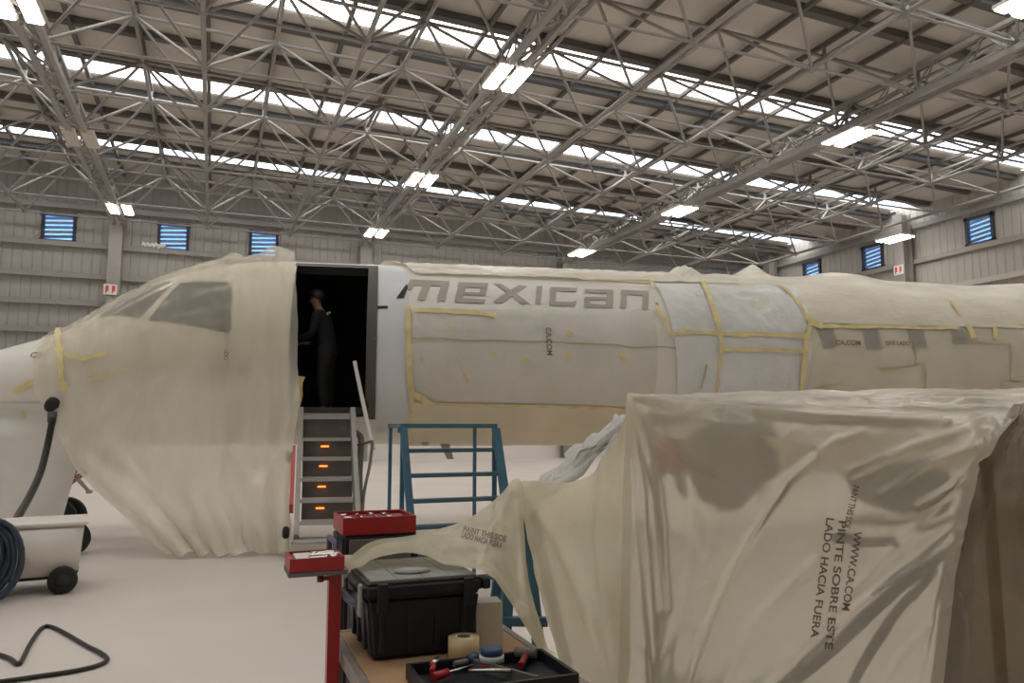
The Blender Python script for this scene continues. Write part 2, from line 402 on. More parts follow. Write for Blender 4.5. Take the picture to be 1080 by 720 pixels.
for x, y, on, lb in LAMPS:
    z = 9.6*G
    if x > 26: z = 9.35*G
    e = empty('ceiling_light', (x*G, y*G, z), 0, lb, 'ceiling light', 'hangar lamps')
    for s in (-1, 1):
        m = MB(); m.box((s*.21, 0, .05), (.31, 1.14, .07), bev=.02); m.build('housing', M['housing'], e)
        m = MB(); m.box((s*.21, 0, .0), (.26, 1.08, .045), bev=.015); m.build('tube', M['lamp' if on else 'lamp_off'], e)
    for s in (-1, 1):
        m = MB(); m.prism([(-.25, s*.45-.015, .085), (.25, s*.45-.015, .085), (.25, s*.45-.015, .11), (.015, s*.45-.015, .11), (.015, s*.45-.015, .15), (-.015, s*.45-.015, .15), (-.015, s*.45-.015, .11), (-.25, s*.45-.015, .11)], (0, 0, 0), (0, .03, 0))
        m.build('bracket', M['steel'], e)

# ------------------------------------------------------------------ sky, camera, view
sc = bpy.context.scene
w = bpy.data.worlds.new('sky'); sc.world = w; w.use_nodes = True; nt = w.node_tree
bg = nt.nodes['Background']; bg.inputs['Strength'].default_value = 5.8
tc = nt.nodes.new('ShaderNodeTexCoord'); sp = nt.nodes.new('ShaderNodeSeparateXYZ'); rp = nt.nodes.new('ShaderNodeValToRGB')
rp.color_ramp.elements[0].position = .25; rp.color_ramp.elements[0].color = (.42, .55, .72, 1)
rp.color_ramp.elements[1].position = .5; rp.color_ramp.elements[1].color = (1, .97, .93, 1)
nt.links.new(tc.outputs['Generated'], sp.inputs[0]); nt.links.new(sp.outputs['Z'], rp.inputs['Fac']); nt.links.new(rp.outputs['Color'], bg.inputs['Color'])
cam = bpy.data.cameras.new('camera'); cam.sensor_width = 36; cam.lens = 36*FPX/1080; cam.clip_start = .05
co = bpy.data.objects.new('camera', cam); COL.objects.link(co); sc.camera = co
co.location = EYE; co.rotation_euler = Matrix((cr, cu, -cf)).transposed().to_euler()
sc.view_settings.view_transform = 'Standard'; sc.view_settings.look = 'None'; sc.view_settings.gamma = 1
sc.view_settings.exposure = .28; sc.view_settings.use_curve_mapping = False
sc.cycles.use_denoising = True
sc.cycles.max_bounces = 10; sc.cycles.diffuse_bounces = 5; sc.cycles.transparent_max_bounces = 16; sc.cycles.sample_clamp_indirect = 6
# ------------------------------------------------------------------ the airliner (local frame: x to the tail, -y to the camera, z up)
AH = R_(-11.4)
_d = ray(440, 375); _dh = Vector((_d.x, _d.y, 0)).normalized()*9.83
AIR = Matrix.Translation(_dh) @ Matrix.Rotation(AH, 4, 'Z'); AINV = AIR.inverted()
ST = [(-5.40, 1.70, 1.66, .02), (-5.36, 1.80, 1.56, .12), (-5.22, 1.98, 1.43, .30), (-4.9, 2.17, 1.29, .56), (-4.6, 2.27, 1.22, .70), (-4.29, 2.37, 1.16, .82), (-3.89, 2.55, 1.11, .93),
      (-3.37, 2.89, 1.09, 1.03), (-2.83, 3.16, 1.08, 1.10), (-2.27, 3.30, 1.08, 1.135), (-1.7, 3.36, 1.08, 1.14), (18, 3.36, 1.08, 1.14)]
def sect(x):
    x = min(max(x, -5.40), 17.9)
    for a, b in zip(ST, ST[1:]):
        if x <= b[0]:
            t = (x-a[0])/(b[0]-a[0]); i = ST.index(a)
            p = ST[max(i-1, 0)]; q = ST[min(i+2, len(ST)-1)]; r = []
            for k in (1, 2, 3):
                h = b[0]-a[0]
                ma = (b[k]-p[k])/(b[0]-p[0])*h if i > 0 else (b[k]-a[k])
                mb = (q[k]-a[k])/(q[0]-a[0])*h
                if b[0] > 10: r.append(a[k]+(b[k]-a[k])*t)
                else: r.append((2*t**3-3*t*t+1)*a[k]+(t**3-2*t*t+t)*ma+(-2*t**3+3*t*t)*b[k]+(t**3-t*t)*mb)
            top, bot, ry = r
            zc = bot + (top-bot)*.5
            return zc, top-zc, zc-bot, ry
def fus(x, th, off=0.0):
    """fuselage skin point: station x, th degrees up from the side facing the camera"""
    zc, rt, rb, ry = sect(x); c = math.cos(R_(th)); s = math.sin(R_(th)); rz = rt if s > 0 else rb
    n = Vector((0, -c*rz, s*ry)).normalized()
    return Vector((x, -ry*c, zc+rz*s)) + n*off
def hit(px, py):
    """where the line of sight through a photo position meets the skin, as (x, th)"""
    c = AINV @ EYE; d = AINV.to_3x3() @ ray(px, py)
    def F(t):
        p = c+d*t; zc, rt, rb, ry = sect(p.x); rz = rt if p.z > zc else rb
        return (p.y/max(ry, .02))**2+((p.z-zc)/max(rz, .02))**2-1
    t = 5.5; best = (9e9, t); prev = F(t)
    while t < 19:
        t2 = t+.03; f = F(t2)
        if f < best[0]: best = (f, t2)
        if f < 0 <= prev:
            a, b = t, t2
            for _ in range(25):
                m_ = (a+b)/2
                if F(m_) < 0: b = m_
                else: a = m_
            best = (0, b); break
        prev = f; t = t2
    p = c+d*best[1]; zc, rt, rb, ry = sect(p.x); rz = rt if p.z > zc else rb
    return p.x, math.degrees(math.atan2((p.z-zc)/rz, -p.y/ry))
def on_ya(px, py, ya):
    c = AINV @ EYE; d = AINV.to_3x3() @ ray(px, py); return c+d*((ya-c.y)/d.y)
def place(o): o.matrix_world = AIR; return o

M['skin'] = mat('fuselage paint', (.82, .79, .72), .38, spec=.4, var=.03, vscale=2, coat=.1)
M['skin_door'] = mat('fuselage paint bare', (.74, .76, .78), .38, spec=.4)
M['letter'] = mat('lettering', (.43, .39, .32), .5, var=.08, vscale=6)
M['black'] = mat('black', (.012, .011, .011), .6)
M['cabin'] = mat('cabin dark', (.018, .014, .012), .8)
M['glass_dark'] = mat('cockpit glass', (.05, .05, .045), .15)
M['glass_cabin'] = mat('cabin window', (.10, .088, .075), .3)
M['rubber_seal'] = mat('door seal', (.10, .095, .09), .6, bump=.2)
M['alu'] = mat('aluminium', (.58, .57, .55), .38, metal=.75)
M['alu_dull'] = mat('step grey', (.42, .40, .37), .5, var=.1, vscale=9)
M['riser'] = mat('riser', (.16, .145, .13), .55, var=.15, vscale=7)
M['step_lamp'] = mat('step lamp', (1, .3, .05), .4, emit=(1, .22, .03), estr=2.2)
M['coral'] = mat('coral guard', (.62, .13, .09), .5)
M['white_metal'] = mat('white pole', (.74, .72, .69), .35)
M['gear_grey'] = mat('gear grey', (.40, .40, .38), .45, metal=.3)
M['tyre'] = mat('tyre', (.02, .02, .018), .75, bump=.2, bscale=60)
M['white_panel'] = mat('white panel', (.76, .76, .74), .45, var=.04)
M['gold_tape'] = mat('yellow masking tape', (.80, .67, .34), .6, var=.14, vscale=7)
M['green_tape'] = mat('green tape edge', (.47, .47, .26), .6)
M['film_nose'] = film('nose film', (.90, .86, .755), clear=.33, back=.15, rough=.27, crinkle=.45, cscale=7, stretch=(1.6, 1.6, .45), cling=(1.7, 2.35, .62))
M['film_roof'] = film('roof film', (.92, .87, .75), clear=.1, back=.12, rough=.26, crinkle=.4, cscale=9, stretch=(.8, 2, 2))
M['film_side'] = film('side film', (.87, .85, .80), clear=.2, back=.1, rough=.3, crinkle=.35, cscale=6)
M['film_skirt'] = film('skirt film', (.86, .86, .84), clear=.05, back=.15, rough=.35, crinkle=.3, cscale=6)
M['film_belly_bounce'] = film('bounce-tinted belly paper', (.84, .75, .58), clear=.0, back=.1, rough=.5, crinkle=.2, cscale=5)  # warm light bounced off the floor is put into this tan
M['film_white'] = film('white film', (.90, .91, .91), clear=.1, back=.15, rough=.3, crinkle=.6, cscale=7)
M['film_window'] = film('window film', (.88, .85, .775), clear=.54, back=.12, rough=.32, crinkle=.35, cscale=6)

plane = empty('airliner', (0, 0, 0), 0, 'airliner wrapped in masking film, with open front door and word on its side', 'aircraft')
plane.matrix_world = AIR
D0, D1, DT, DB = -1.47, -.60, 61.5, -42.0
xs = sorted({-5.40, -5.385, -5.36, -5.3, -5.22, *[-5.1+.1*k for k in range(36)], D0, D1, -1.35, -1.2, -1.05, -.9, -.75, *[-.5+.5*k for k in range(38)]})
xs = [x for x in xs if abs(x-D0) > .03 and abs(x-D1) > .03 or x in (D0, D1)]
ths = sorted({*[-180+6*k for k in range(61)], DT, DB}); ths = [t for t in ths if abs(t-DT) > 2 and abs(t-DB) > 2 or t in (DT, DB)]
def hull(off, mt, name, parent):
    m = MB(); g = {}
    for i, x in enumerate(xs):
        for j, t in enumerate(ths): g[i, j] = len(m.v); m.v.append(tuple(fus(x, t, off)))
    for i in range(len(xs)-1):
        for j in range(len(ths)-1):
            if xs[i] >= D0-1e-6 and xs[i+1] <= D1+1e-6 and ths[j] >= DB-1e-6 and ths[j+1] <= DT+1e-6: continue
            m.f.append((g[i, j], g[i+1, j], g[i+1, j+1], g[i, j+1])); m.sm.append(True)
    return m.build(name, mt, parent)
hull(0, M['skin'], 'fuselage', plane)
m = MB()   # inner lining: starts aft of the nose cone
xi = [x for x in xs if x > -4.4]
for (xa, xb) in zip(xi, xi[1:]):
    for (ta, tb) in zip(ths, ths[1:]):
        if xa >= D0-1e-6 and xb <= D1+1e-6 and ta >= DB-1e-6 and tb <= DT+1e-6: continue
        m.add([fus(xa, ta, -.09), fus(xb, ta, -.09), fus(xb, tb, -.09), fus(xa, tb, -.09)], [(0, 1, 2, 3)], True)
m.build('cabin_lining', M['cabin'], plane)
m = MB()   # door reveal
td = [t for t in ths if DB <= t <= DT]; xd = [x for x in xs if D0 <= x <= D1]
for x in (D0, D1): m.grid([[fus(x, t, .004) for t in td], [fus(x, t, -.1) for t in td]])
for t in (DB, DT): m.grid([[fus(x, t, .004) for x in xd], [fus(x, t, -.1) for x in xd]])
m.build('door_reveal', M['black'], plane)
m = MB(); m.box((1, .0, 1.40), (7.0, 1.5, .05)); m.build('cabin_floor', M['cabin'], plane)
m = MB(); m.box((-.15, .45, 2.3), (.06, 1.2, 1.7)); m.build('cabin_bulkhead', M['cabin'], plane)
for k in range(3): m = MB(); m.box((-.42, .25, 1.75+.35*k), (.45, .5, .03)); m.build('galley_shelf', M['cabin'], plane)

def strip(pts, wd, off, name, mt, parent, dense=.06, ragged=0):
    """a tape laid on the skin along (x, th) points"""
    P = []
    for (xa, ta), (xb, tb) in zip(pts, pts[1:]):
        k = max(2, int(max(abs(xb-xa), abs(tb-ta)*.02)/dense))
        P += [(xa+(xb-xa)*i/k, ta+(tb-ta)*i/k) for i in range(k)]
    P.append(pts[-1]); m = MB(); L = []; Rr = []; W = [fus(x, t, off) for x, t in P]
    for i, (x, t) in enumerate(P):
        d = (W[min(i+1, len(P)-1)]-W[max(i-1, 0)]).normalized(); n = (fus(x, t, off+.1)-W[i]).normalized(); s = d.cross(n)
        w = wd*(1+ragged*noise.noise(Vector((x*6, t*.2, 3)))); j = s*(ragged*.02*noise.noise(Vector((x*3, t*.1, 9))))
        L.append(W[i]+s*w/2+j); Rr.append(W[i]-s*w/2+j)
    m.grid([L, Rr]); return m.build(name, mt, parent)
def px_strip(pp, wd, off, mt='gold_tape', parent=None, name='tape', ragged=.5): return strip([hit(*p) for p in pp], wd, off, name, M[mt], parent, ragged=ragged)
def px_patch(quad, off, nu, nv):
    """surface grid filling a four-cornered photo region (order: top left, top right, bottom right, bottom left)"""
    a, b, c, d = [Vector(hit(*p)) if len(p) == 2 else Vector(p[:2]) for p in quad]
    return [[fus(*((a*(1-u)+b*u)*(1-v)+(d*(1-u)+c*u)*v), off) for u in [i/nu for i in range(nu+1)]] for v in [j/nv for j in range(nv+1)]]
def xt_patch(x0, x1, t0, t1, off, nu, nv, x0b=None, x1b=None):
    x0b = x0 if x0b is None else x0b; x1b = x1 if x1b is None else x1b
    return [[fus((x0+(x0b-x0)*v)*(1-u)+(x1+(x1b-x1)*v)*u, t0+(t1-t0)*v, off) for u in [i/nu for i in range(nu+1)]] for v in [j/nv for j in range(nv+1)]]

# bare door-side panel, dark seal round the doorway, cockpit panes, cabin panes
m = MB(); m.grid(xt_patch(-.5, -.16, 66, -60, .006, 4, 24)); m.build('bare_panel', M['skin_door'], plane)
m = MB(); m.grid(xt_patch(D1-.03, D1+.085, DT+2, DB-4, .018, 3, 26)); m.grid(xt_patch(D0-.02, D1+.085, DT-1, DT+3.5, .018, 10, 2)); m.build('door_seal', M['rubber_seal'], plane)
m = MB(); m.grid(px_patch([(395, 323), (409, 323), (409, 326), (395, 326)], .012, 3, 1)); m.build('door_latch', M['black'], plane)
def pane(pts, name, mt, off=.008):
    P = [hit(*p) for p in pts]; c = Vector((sum(p[0] for p in P)/len(P), sum(p[1] for p in P)/len(P))); m = MB(); n = 10; rings = []
    B = []
    for a, b in zip(P, P[1:]+P[:1]): B += [Vector(a).lerp(Vector(b), i/6) for i in range(6)]
    for k in range(n+1): rings.append([fus(*(c.lerp(q, k/n)), off) for q in B+[B[0]]])
    m.grid(rings); return m.build(name, mt, plane)
pane([(157, 338), (172, 318), (190, 299), (241, 298), (245, 304), (244, 345), (240, 351), (200, 343)], 'cockpit_window', M['glass_dark'])
pane([(104, 335), (130, 315), (160, 297), (184, 298), (160, 322), (146, 336)], 'cockpit_window', M['glass_dark'])
for q in ([(861, 346), (879, 347), (882, 366), (868, 368)], [(908, 346), (925, 347), (931, 368), (914, 369)], [(955, 348), (973, 348), (977, 366), (962, 368)], [(1001, 348), (1017, 349), (1021, 361), (1005, 362)]):
    pane(q, 'cabin_window', M['glass_cabin'])

# painted word: each stroke a quad in photo positions, wrapped on the skin
m = MB()
def stroke(*q):
    a, b, c, d = q; nn = 8
    m.grid(px_patch([a, b, c, d], .009, 8, 4))
# m (its first leg is cut by the film, leaving a black wedge)
stroke((433, 295), (474, 297), (473, 302), (430, 301)); stroke((430, 300), (437, 301), (434, 306), (427, 305))
stroke((447, 299), (455, 300), (448, 317), (440, 316)); stroke((466, 299), (474, 300), (469, 318), (461, 317))
# e
stroke((484, 298), (515, 299), (514, 304), (482, 303)); stroke((484, 300), (492, 300), (487, 319), (479, 318)); stroke((482, 314), (512, 316), (511, 320), (480, 319)); stroke((486, 308), (512, 309), (511, 312), (485, 311)); stroke((508, 300), (515, 300), (512, 312), (505, 311))
# x
stroke((520, 299), (529, 300), (559, 321), (549, 320)); stroke((547, 301), (556, 302), (529, 320), (519, 319))
# i
stroke((566, 302), (572, 302), (570, 321), (564, 321))
# c
stroke((581, 303), (609, 304), (608, 308), (580, 307)); stroke((581, 304), (587, 304), (585, 322), (579, 322)); stroke((580, 318), (607, 319), (604, 323), (579, 322)); stroke((603, 318.5), (608, 317), (606, 323), (600, 323))
# a
stroke((617, 305), (646, 306), (646, 310), (617, 309)); stroke((640, 307), (647, 307), (646, 325), (639, 324.5)); stroke((617, 313), (642, 314), (642, 317), (617, 316)); stroke((616, 314), (622, 314), (622, 324), (616, 323.5)); stroke((616, 320.5), (646, 322), (646, 325), (616, 324))
# n
stroke((655, 306), (684, 307.5), (684, 312), (654, 310.5)); stroke((655, 308), (661, 308), (660, 325.5), (653.5, 325)); stroke((677.5, 309), (684, 309), (683.5, 327), (677, 326.5))
m.build('lettering', M['letter'], plane)
m = MB(); m.grid(px_patch([(429, 300), (430, 304), (426, 315), (418, 315)], .013, 4, 4)); m.build('lettering', M['black'], plane)
m = MB(); m.grid(px_patch([(691, 319), (694, 320), (695, 327), (691, 327)], .014, 2, 2)); m.build('lettering', M['letter'], plane)

# belly blade antenna and two film-covered lumps on the roof
m = MB(); a = AINV @ at(459, 468, 9.7); pz = 1.10
m.prism([(0.28, -.25, pz), (0.40, -.25, pz), (0.46, -.25, pz-.2), (0.38, -.25, pz-.2)], (0, 0, 0), (0, .03, 0)); m.build('blade_antenna', M['gear_grey'], plane)
m = MB(); m.lathe([(.05, 0), (.05, -.04), (.03, -.06)], (.1, -.3, 1.13), n=12); m.build('drain_mast', M['gear_grey'], plane)

# nose gear: strut, torque link, drag strut, wheels, door panel
gx = -4.12
m = MB(); m.tube([(gx+.12, 0, 1.2), (gx+.02, 0, .62)], .06, 12); m.tube([(gx+.02, 0, .62), (gx, 0, .24)], .04, 12); m.build('gear_strut', M['gear_grey'], plane)
m = MB(); m.tube([(gx+.08, -.05, .86), (gx+.24, -.05, .78), (gx+.06, -.05, .64)], .018, 8); m.tube([(gx+.1, .05, .86), (gx+.24, .05, .76), (gx+.06, .05, .62)], .018, 8); m.build('torque_link', M['gear_grey'], plane)
m = MB(); m.tube([(gx+.1, -.08, .80), (gx+.33, -.12, .56)], [.03, .02], 8); m.box((gx+.34, -.12, .55), (.06, .05, .04)); m.build('drag_strut', M['alu'], plane)
m = MB()
for z, c in ((1.0, 0), (.93, 1), (.83, 0), (.76, 1)): m.tube([(gx+.1, -.09, z), (gx+.2, -.12, z-.05), (gx+.14, -.1, z-.1)], .012, 6)
m.build('hydraulic_line', M['coral'], plane)
for s in (-1, 1):
    Mx = Matrix.Rotation(R_(90), 3, 'X'); c = (gx, s*.15, .235)
    m = MB(); m.lathe([(.11, -.06), (.2, -.07), (.235, -.04), (.235, .04), (.2, .07), (.11, .06)], c, Mx, 28); w_ = m.build('nose_wheel', M['tyre'], plane)
    m = MB(); m.lathe([(.02, -.05), (.11, -.055), (.11, .055), (.02, .05)], c, Mx, 20); m.build('hub', M['gear_grey'], w_)
# airstair hinged at the door sill
stw = .56; sx = (D0+D1)/2-.02
top = Vector((sx, -.98, 1.44)); bot = Vector((sx+.10, -1.92, .22)); sd = (bot-top)
for s in (-1, 1):
    m = MB(); a = top+Vector((s*stw/2, 0, .02)); b = bot+Vector((s*(stw/2+.02), 0, -.02)); m.bar(a, b, .05, .2, up=Vector((0, 1, 0)) if 0 else Vector((0, 0, 1))); m.build('stair_stringer', M['alu_dull'], plane)
for k in range(6):
    t = (k+.35)/6 if k else .03; p = top+sd*t
    m = MB(); m.box(p+Vector((0, -.02, .0)), (stw-.04, .2, .03), bev=.008); tr = m.build('stair_tread', M['alu_dull'], plane)
    m = MB(); m.box(p+Vector((0, -.125, .0)), (stw-.04, .018, .036)); m.build('nosing', M['alu'], tr)
    if k < 5:
        q = top+sd*((k+1.35)/6 if k+1 < 6 else 1); h = p.z-q.z
        m = MB(); m.box(((p+q)/2)+Vector((0, .02, 0)), (stw-.05, .02, h-.03)); rs = m.build('stair_riser', M['riser'], plane)
        if k >= 1:
            m = MB(); m.box((sx+.01, p.y-.005-.095, p.z-.075), (.085, .012, .016), bev=.004); m.build('step_light', M['step_lamp'], rs)
m = MB(); m.box(bot+Vector((0, -.05, -.03)), (stw+.1, .3, .03), bev=.01); m.build('stair_foot', M['alu_dull'], plane)
m = MB(); a = top+sd*.34+Vector((-stw/2-.07, 0, .03)); b = top+sd*.83+Vector((-stw/2-.075, 0, .05)); m.bar(a, b, .04, .16); m.build('side_guard', M['coral'], plane)
for s in (-1,):
    for t in (.36, .95): m = MB(); m.lathe([(.045, -.03), (.06, -.015), (.06, .015), (.045, .03)], top+sd*t+Vector((-stw/2-.12, 0, -.02)), Matrix.Rotation(R_(90), 3, 'Y'), 14); m.build('stair_roller', M['tyre'], plane)
hp = [on_ya(374, 381, -1.05), on_ya(383, 425, -1.2), on_ya(394, 474, -1.4)]
m = MB(); m.tube(catmull(hp, 6), .023, 10); m.build('handrail', M['white_metal'], plane)
hp2 = [on_ya(393, 466, -1.4), on_ya(390, 490, -1.5), on_ya(384, 520, -1.65), on_ya(381, 560, -1.8)]
m = MB(); m.tube(catmull(hp2, 6), .016, 8); m.tube([on_ya(377, 469, -1.25), on_ya(393, 465, -1.4)], .014, 8); m.build('handrail_strut', M['riser'], plane)
m = MB(); m.tube(catmull([on_ya(374, 455, -1.1), on_ya(380, 460, -1.15), on_ya(381, 470, -1.2), on_ya(379, 500, -1.4), on_ya(380, 540, -1.75)], 6), .035, 8); m.build('stair_stringer_edge', M['riser'], plane)
m = MB(); m.tube(catmull([on_ya(381, 420, -.98), on_ya(386, 428, -1.0), on_ya(383, 436, -1.0), on_ya(376, 437, -.98)], 6), .03, 8); m.build('door_cable', M['black'], plane)

# ------------------------------------------------------------------ masking films on the aircraft (each sheet a thing, its tapes the parts)
def sheet(name, P, mt, label, cat='masking film', group=None):
    m = MB(); m.grid(P); o = m.build(name, M[mt], None, fix=False); tag(o, label, cat, group); place(o); return o
fade_edges = lambda i, j: min(1, 6*min(i, 1-i), 6*min(j, 1-j))

# nose sheet: over the cockpit, then hanging to the floor
def interp(tab, v):
    for (a, x), (b, y) in zip(tab, tab[1:]):
        if (a-v)*(b-v) <= 0 and a != b: return x+(y-x)*(v-a)/(b-a)
    return tab[0][1] if abs(v-tab[0][0]) < abs(v-tab[-1][0]) else tab[-1][1]
NU = 84; rows = []
thl = [(130, -4.3), (85, -4.27), (40, -4.22), (0, -4.14), (-10, -4.12)]
thr = [(130, -1.75), (85, -1.56), (62, -1.50), (40, -1.44), (10, -1.37), (-10, -1.36)]
for k in range(41):
    th = 130-140*k/40; a = interp(thl, th); b = interp(thr, th); row = []
    for i in range(NU+1):
        u = i/NU; x = a+(b-a)*u; p = fus(x, th, .022+.03*min(1, u*5))
        bump = .13*math.exp(-((x+1.78)/.16)**2)*math.exp(-((th-88)/34)**2) + .05*math.exp(-((x+2.25)/.1)**2)*math.exp(-((th-80)/30)**2)
        n = (fus(x, th, 1)-fus(x, th, 0)).normalized()
        p = p+n*bump
        if u > .93: p = p+n*.05*((u-.93)/.07)
        row.append(p)
    rows.append(row)
lb = [on_ya(86, 480, -1.0), on_ya(112, 512, -1.15), on_ya(140, 545, -1.35), on_ya(168, 578, -1.55), on_ya(182, 592, -1.6)]
rb = [on_ya(317, 430, -1.25), on_ya(309, 475, -1.38), on_ya(305, 520, -1.5), on_ya(306, 590, -1.6)]
L0 = rows[-1][0].copy(); R0 = rows[-1][-1].copy(); z0 = rows[-1][NU//2].z
lt = [(z0, L0.x)]+[(p.z, p.x) for p in lb]; rt_ = [(z0, R0.x)]+[(p.z, p.x) for p in rb]; base = [p.copy() for p in rows[-1]]
for k in range(1, 37):
    kk = k/36; z = z0*(1-kk); xl = interp(lt, z); xr = interp(rt_, z); row = []
    for i in range(NU+1):
        u = i/NU; x = xl+(xr-xl)*u; b0 = base[i]
        zz = b0.z*(1-kk)
        y = b0.y + (-1.62-b0.y)*kk**1.35
        y += kk**1.2*.05*math.sin(u*23+2*math.sin(u*7)) + kk**2*.03*math.sin(u*47+3*kk)
        row.append(Vector((x, y, max(zz, .012+.012*(1+math.sin(u*40))))))
    rows.append(row)
P = wrinkle(rows, .03, 1.6, 3, .6, (1.8, 1.8, .5), fade=lambda i, j: .5+.7*i)
P = wrinkle(P, .014, 5, 5, .6, (1.3, 1.3, .35))
def crease_air(P, lines):
    W_ = crease([[AIR @ p for p in r] for r in P], lines); return [[AINV @ p for p in r] for r in W_]
P = crease_air(P, [([(252, 268), (190, 292), (112, 338)], .03, 5), ([(268, 268), (215, 312), (150, 350)], .02, 4), ([(240, 272), (170, 300), (90, 345)], .02, 4), ([(286, 268), (280, 350), (286, 430), (276, 520)], .03, 6), ([(246, 300), (241, 400), (232, 500)], .02, 4), ([(302, 275), (308, 400), (300, 540)], .03, 5),
    ([(96, 490), (150, 540), (195, 582)], .04, 7), ([(130, 485), (185, 545), (215, 588)], .03, 6), ([(245, 520), (275, 560), (305, 590)], .03, 6), ([(262, 520), (258, 590)], .03, 5), ([(272, 518), (300, 470), (318, 400)], .04, 6), ([(272, 520), (240, 470), (235, 420)], .03, 5), ([(272, 520), (310, 560)], .03, 5), ([(268, 524), (262, 560), (268, 592)], .03, 4), ([(70, 470), (120, 430), (180, 400)], .015, 5)])
P = [[Vector((p.x, p.y, max(p.z, .012))) for p in r] for r in P]
nose_film = sheet('nose_film', P, 'film_nose', 'cream plastic sheet over the cockpit, hanging from the nose to the floor', 'plastic sheet')
for pp, w in (([(62, 352), (65, 375), (70, 405), (76, 420)], .06), ([(70, 378), (90, 380), (116, 373)], .045), ([(94, 400), (112, 398), (135, 388)], .03), ([(318, 395), (314, 425), (306, 450)], .07)):
    px_strip(pp, w, .075, parent=nose_film, ragged=.9)
for pp, w in (([(14, 412), (26, 408), (44, 398)], .06), ([(52, 468), (62, 474)], .1), ([(4, 472), (14, 476)], .08), ([(24, 432), (26, 441)], .05)):
    px_strip(pp, w, .02, parent=plane, ragged=.9)
rows = []
for k, yy in enumerate((425, 440, 456, 474, 494, 514, 534, 548)):
    row = []; xr = interp([(425, 62), (456, 80), (474, 86), (500, 79), (548, 66)], yy)
    for i in range(15):
        xx = -40+(xr+40)*i/14; t = min(1, k/3.0)
        q = fus(*hit(min(xx, 62) if k < 2 else xx, min(yy, 445)), .035); g = on_ya(xx, yy, -.80+.22*(k/7)-.2*max(0, -(xx+0)/60)*0)
        row.append(g if k >= 2 else on_ya(xx, yy, min(q.y, -.3)))
    rows.append(row)
P = [[v for v in catmull(r, 3)] for r in rows]; P = list(map(list, zip(*[catmull([P[i][j] for i in range(len(P))], 3) for j in range(len(P[0]))])))
P = wrinkle(P, .012, 3, 61, .5)
nose_skirt = sheet('nose_skirt', P, 'film_skirt', 'white plastic skirt hanging under the aircraft nose above the white cart', 'plastic sheet')
M['print'] = mat('film print', (.20, .17, .14), .6)
def film_text(s, org, right, up, size, parent, mt='print', name='print'):
    """flat lettering: org bottom-left corner, right/up unit vectors"""
    c = bpy.data.curves.new(name, 'FONT'); c.body = s; c.size = size; c.extrude = .0006; c.offset = size*.018; c.materials.append(M[mt])
    t = bpy.data.objects.new(name, c); COL.objects.link(t); bpy.context.view_layer.update()
    dg = bpy.context.evaluated_depsgraph_get(); me = bpy.data.meshes.new_from_object(t.evaluated_get(dg)); bpy.data.objects.remove(t)
    n = right.cross(up).normalized(); Mx = Matrix((right, up, n)).transposed().to_4x4(); Mx.translation = org
    o = bpy.data.objects.new(name, me); COL.objects.link(o); me.transform(Mx); o.parent = parent
    if not me.materials: me.materials.append(M[mt])
    return o
def text_on_skin(s, px, size, parent, vert=False, off=.06):
    x, t = hit(*px); p = fus(x, t, off); n = (fus(x, t, off+.1)-p).normalized(); r = Vector((1, 0, 0)); u = n.cross(r)
    if vert: r, u = -u, r
    return film_text(s, p, r, u, size, parent)
text_on_skin('CA.COM', (222, 393), .11, nose_film)
text_on_skin('LADO', (226, 400), .05, nose_film)
text_on_skin('CA', (33, 380), .1, nose_film)
text_on_skin('ESTE LADO', (239, 352), .06, nose_film, True)

# crumpled sheet along the roof over the word
P = xt_patch(-.62, 4.2, 118, 53, .02, 150, 30, x0b=-.08)
P = wrinkle(P, .03, 2.2, 8, .7, (.8, 2.2, 2.2)); P = wrinkle(P, .012, 7, 9, .6, (.6, 2, 2), fade=lambda i, j: 1)
P = [[p+Vector((0, -.01, .085))*math.exp(-((p.x+.5)/.16)**2)*(1 if p.z > 3.1 else .3)+Vector((0, 0, .11))*max(0, 1-abs(p.x-3.57)/.16)*(1 if p.z > 3.2 else 0) for p in r] for r in P]
roof_film = sheet('roof_film', P, 'film_roof', 'crumpled glossy plastic sheet along the roof above the word')
px_strip([(600, 296), (640, 300), (688, 303)], .03, .07, parent=roof_film); px_strip([(684, 298), (688, 306)], .06, .07, parent=roof_film)

# side sheet under the word
P = px_patch([(430, 326), (689, 328), (687, 430), (433, 424)], .016, 90, 34)
P = wrinkle(P, .012, 2.2, 12, .5, (1, 1, 1.3), fade=fade_edges); P = wrinkle(P, .005, 7, 13, .5, fade=fade_edges)
side_film = sheet('side_film', P, 'film_side', 'large translucent masking sheet under the word, edged with yellow tape')
px_strip([(430, 324), (431, 357), (432, 395), (434, 425)], .06, .034, parent=side_film, ragged=.7)
px_strip([(436, 328), (470, 329), (505, 331), (523, 334)], .055, .034, parent=side_film, ragged=.9)
px_strip([(433, 424), (480, 425), (560, 426), (662, 430)], .04, .034, parent=side_film, ragged=.6)
px_strip([(434, 357), (500, 359), (577, 361), (650, 364), (668, 367), (690, 366), (756, 370)], .017, .034, 'green_tape', side_film)
px_strip([(433, 413), (445, 418), (457, 427)], .07, .036, parent=side_film, ragged=.9)
for a, b, w in (((598, 350), (603, 354), .07), ((597, 372), (602, 378), .06), ((487, 385), (494, 402), .03), ((552, 377), (556, 381), .05), ((654, 374), (660, 379), .06), ((713, 376), (719, 382), .05), ((471, 342), (474, 348), .03), ((519, 372), (523, 376), .04), ((444, 377), (447, 380), .03), ((476, 377), (479, 380), .03)):
    px_strip([a, b], w, .034, parent=side_film, ragged=.9)
text_on_skin('CA.COM', (575, 346), .09, side_film, True, .036)

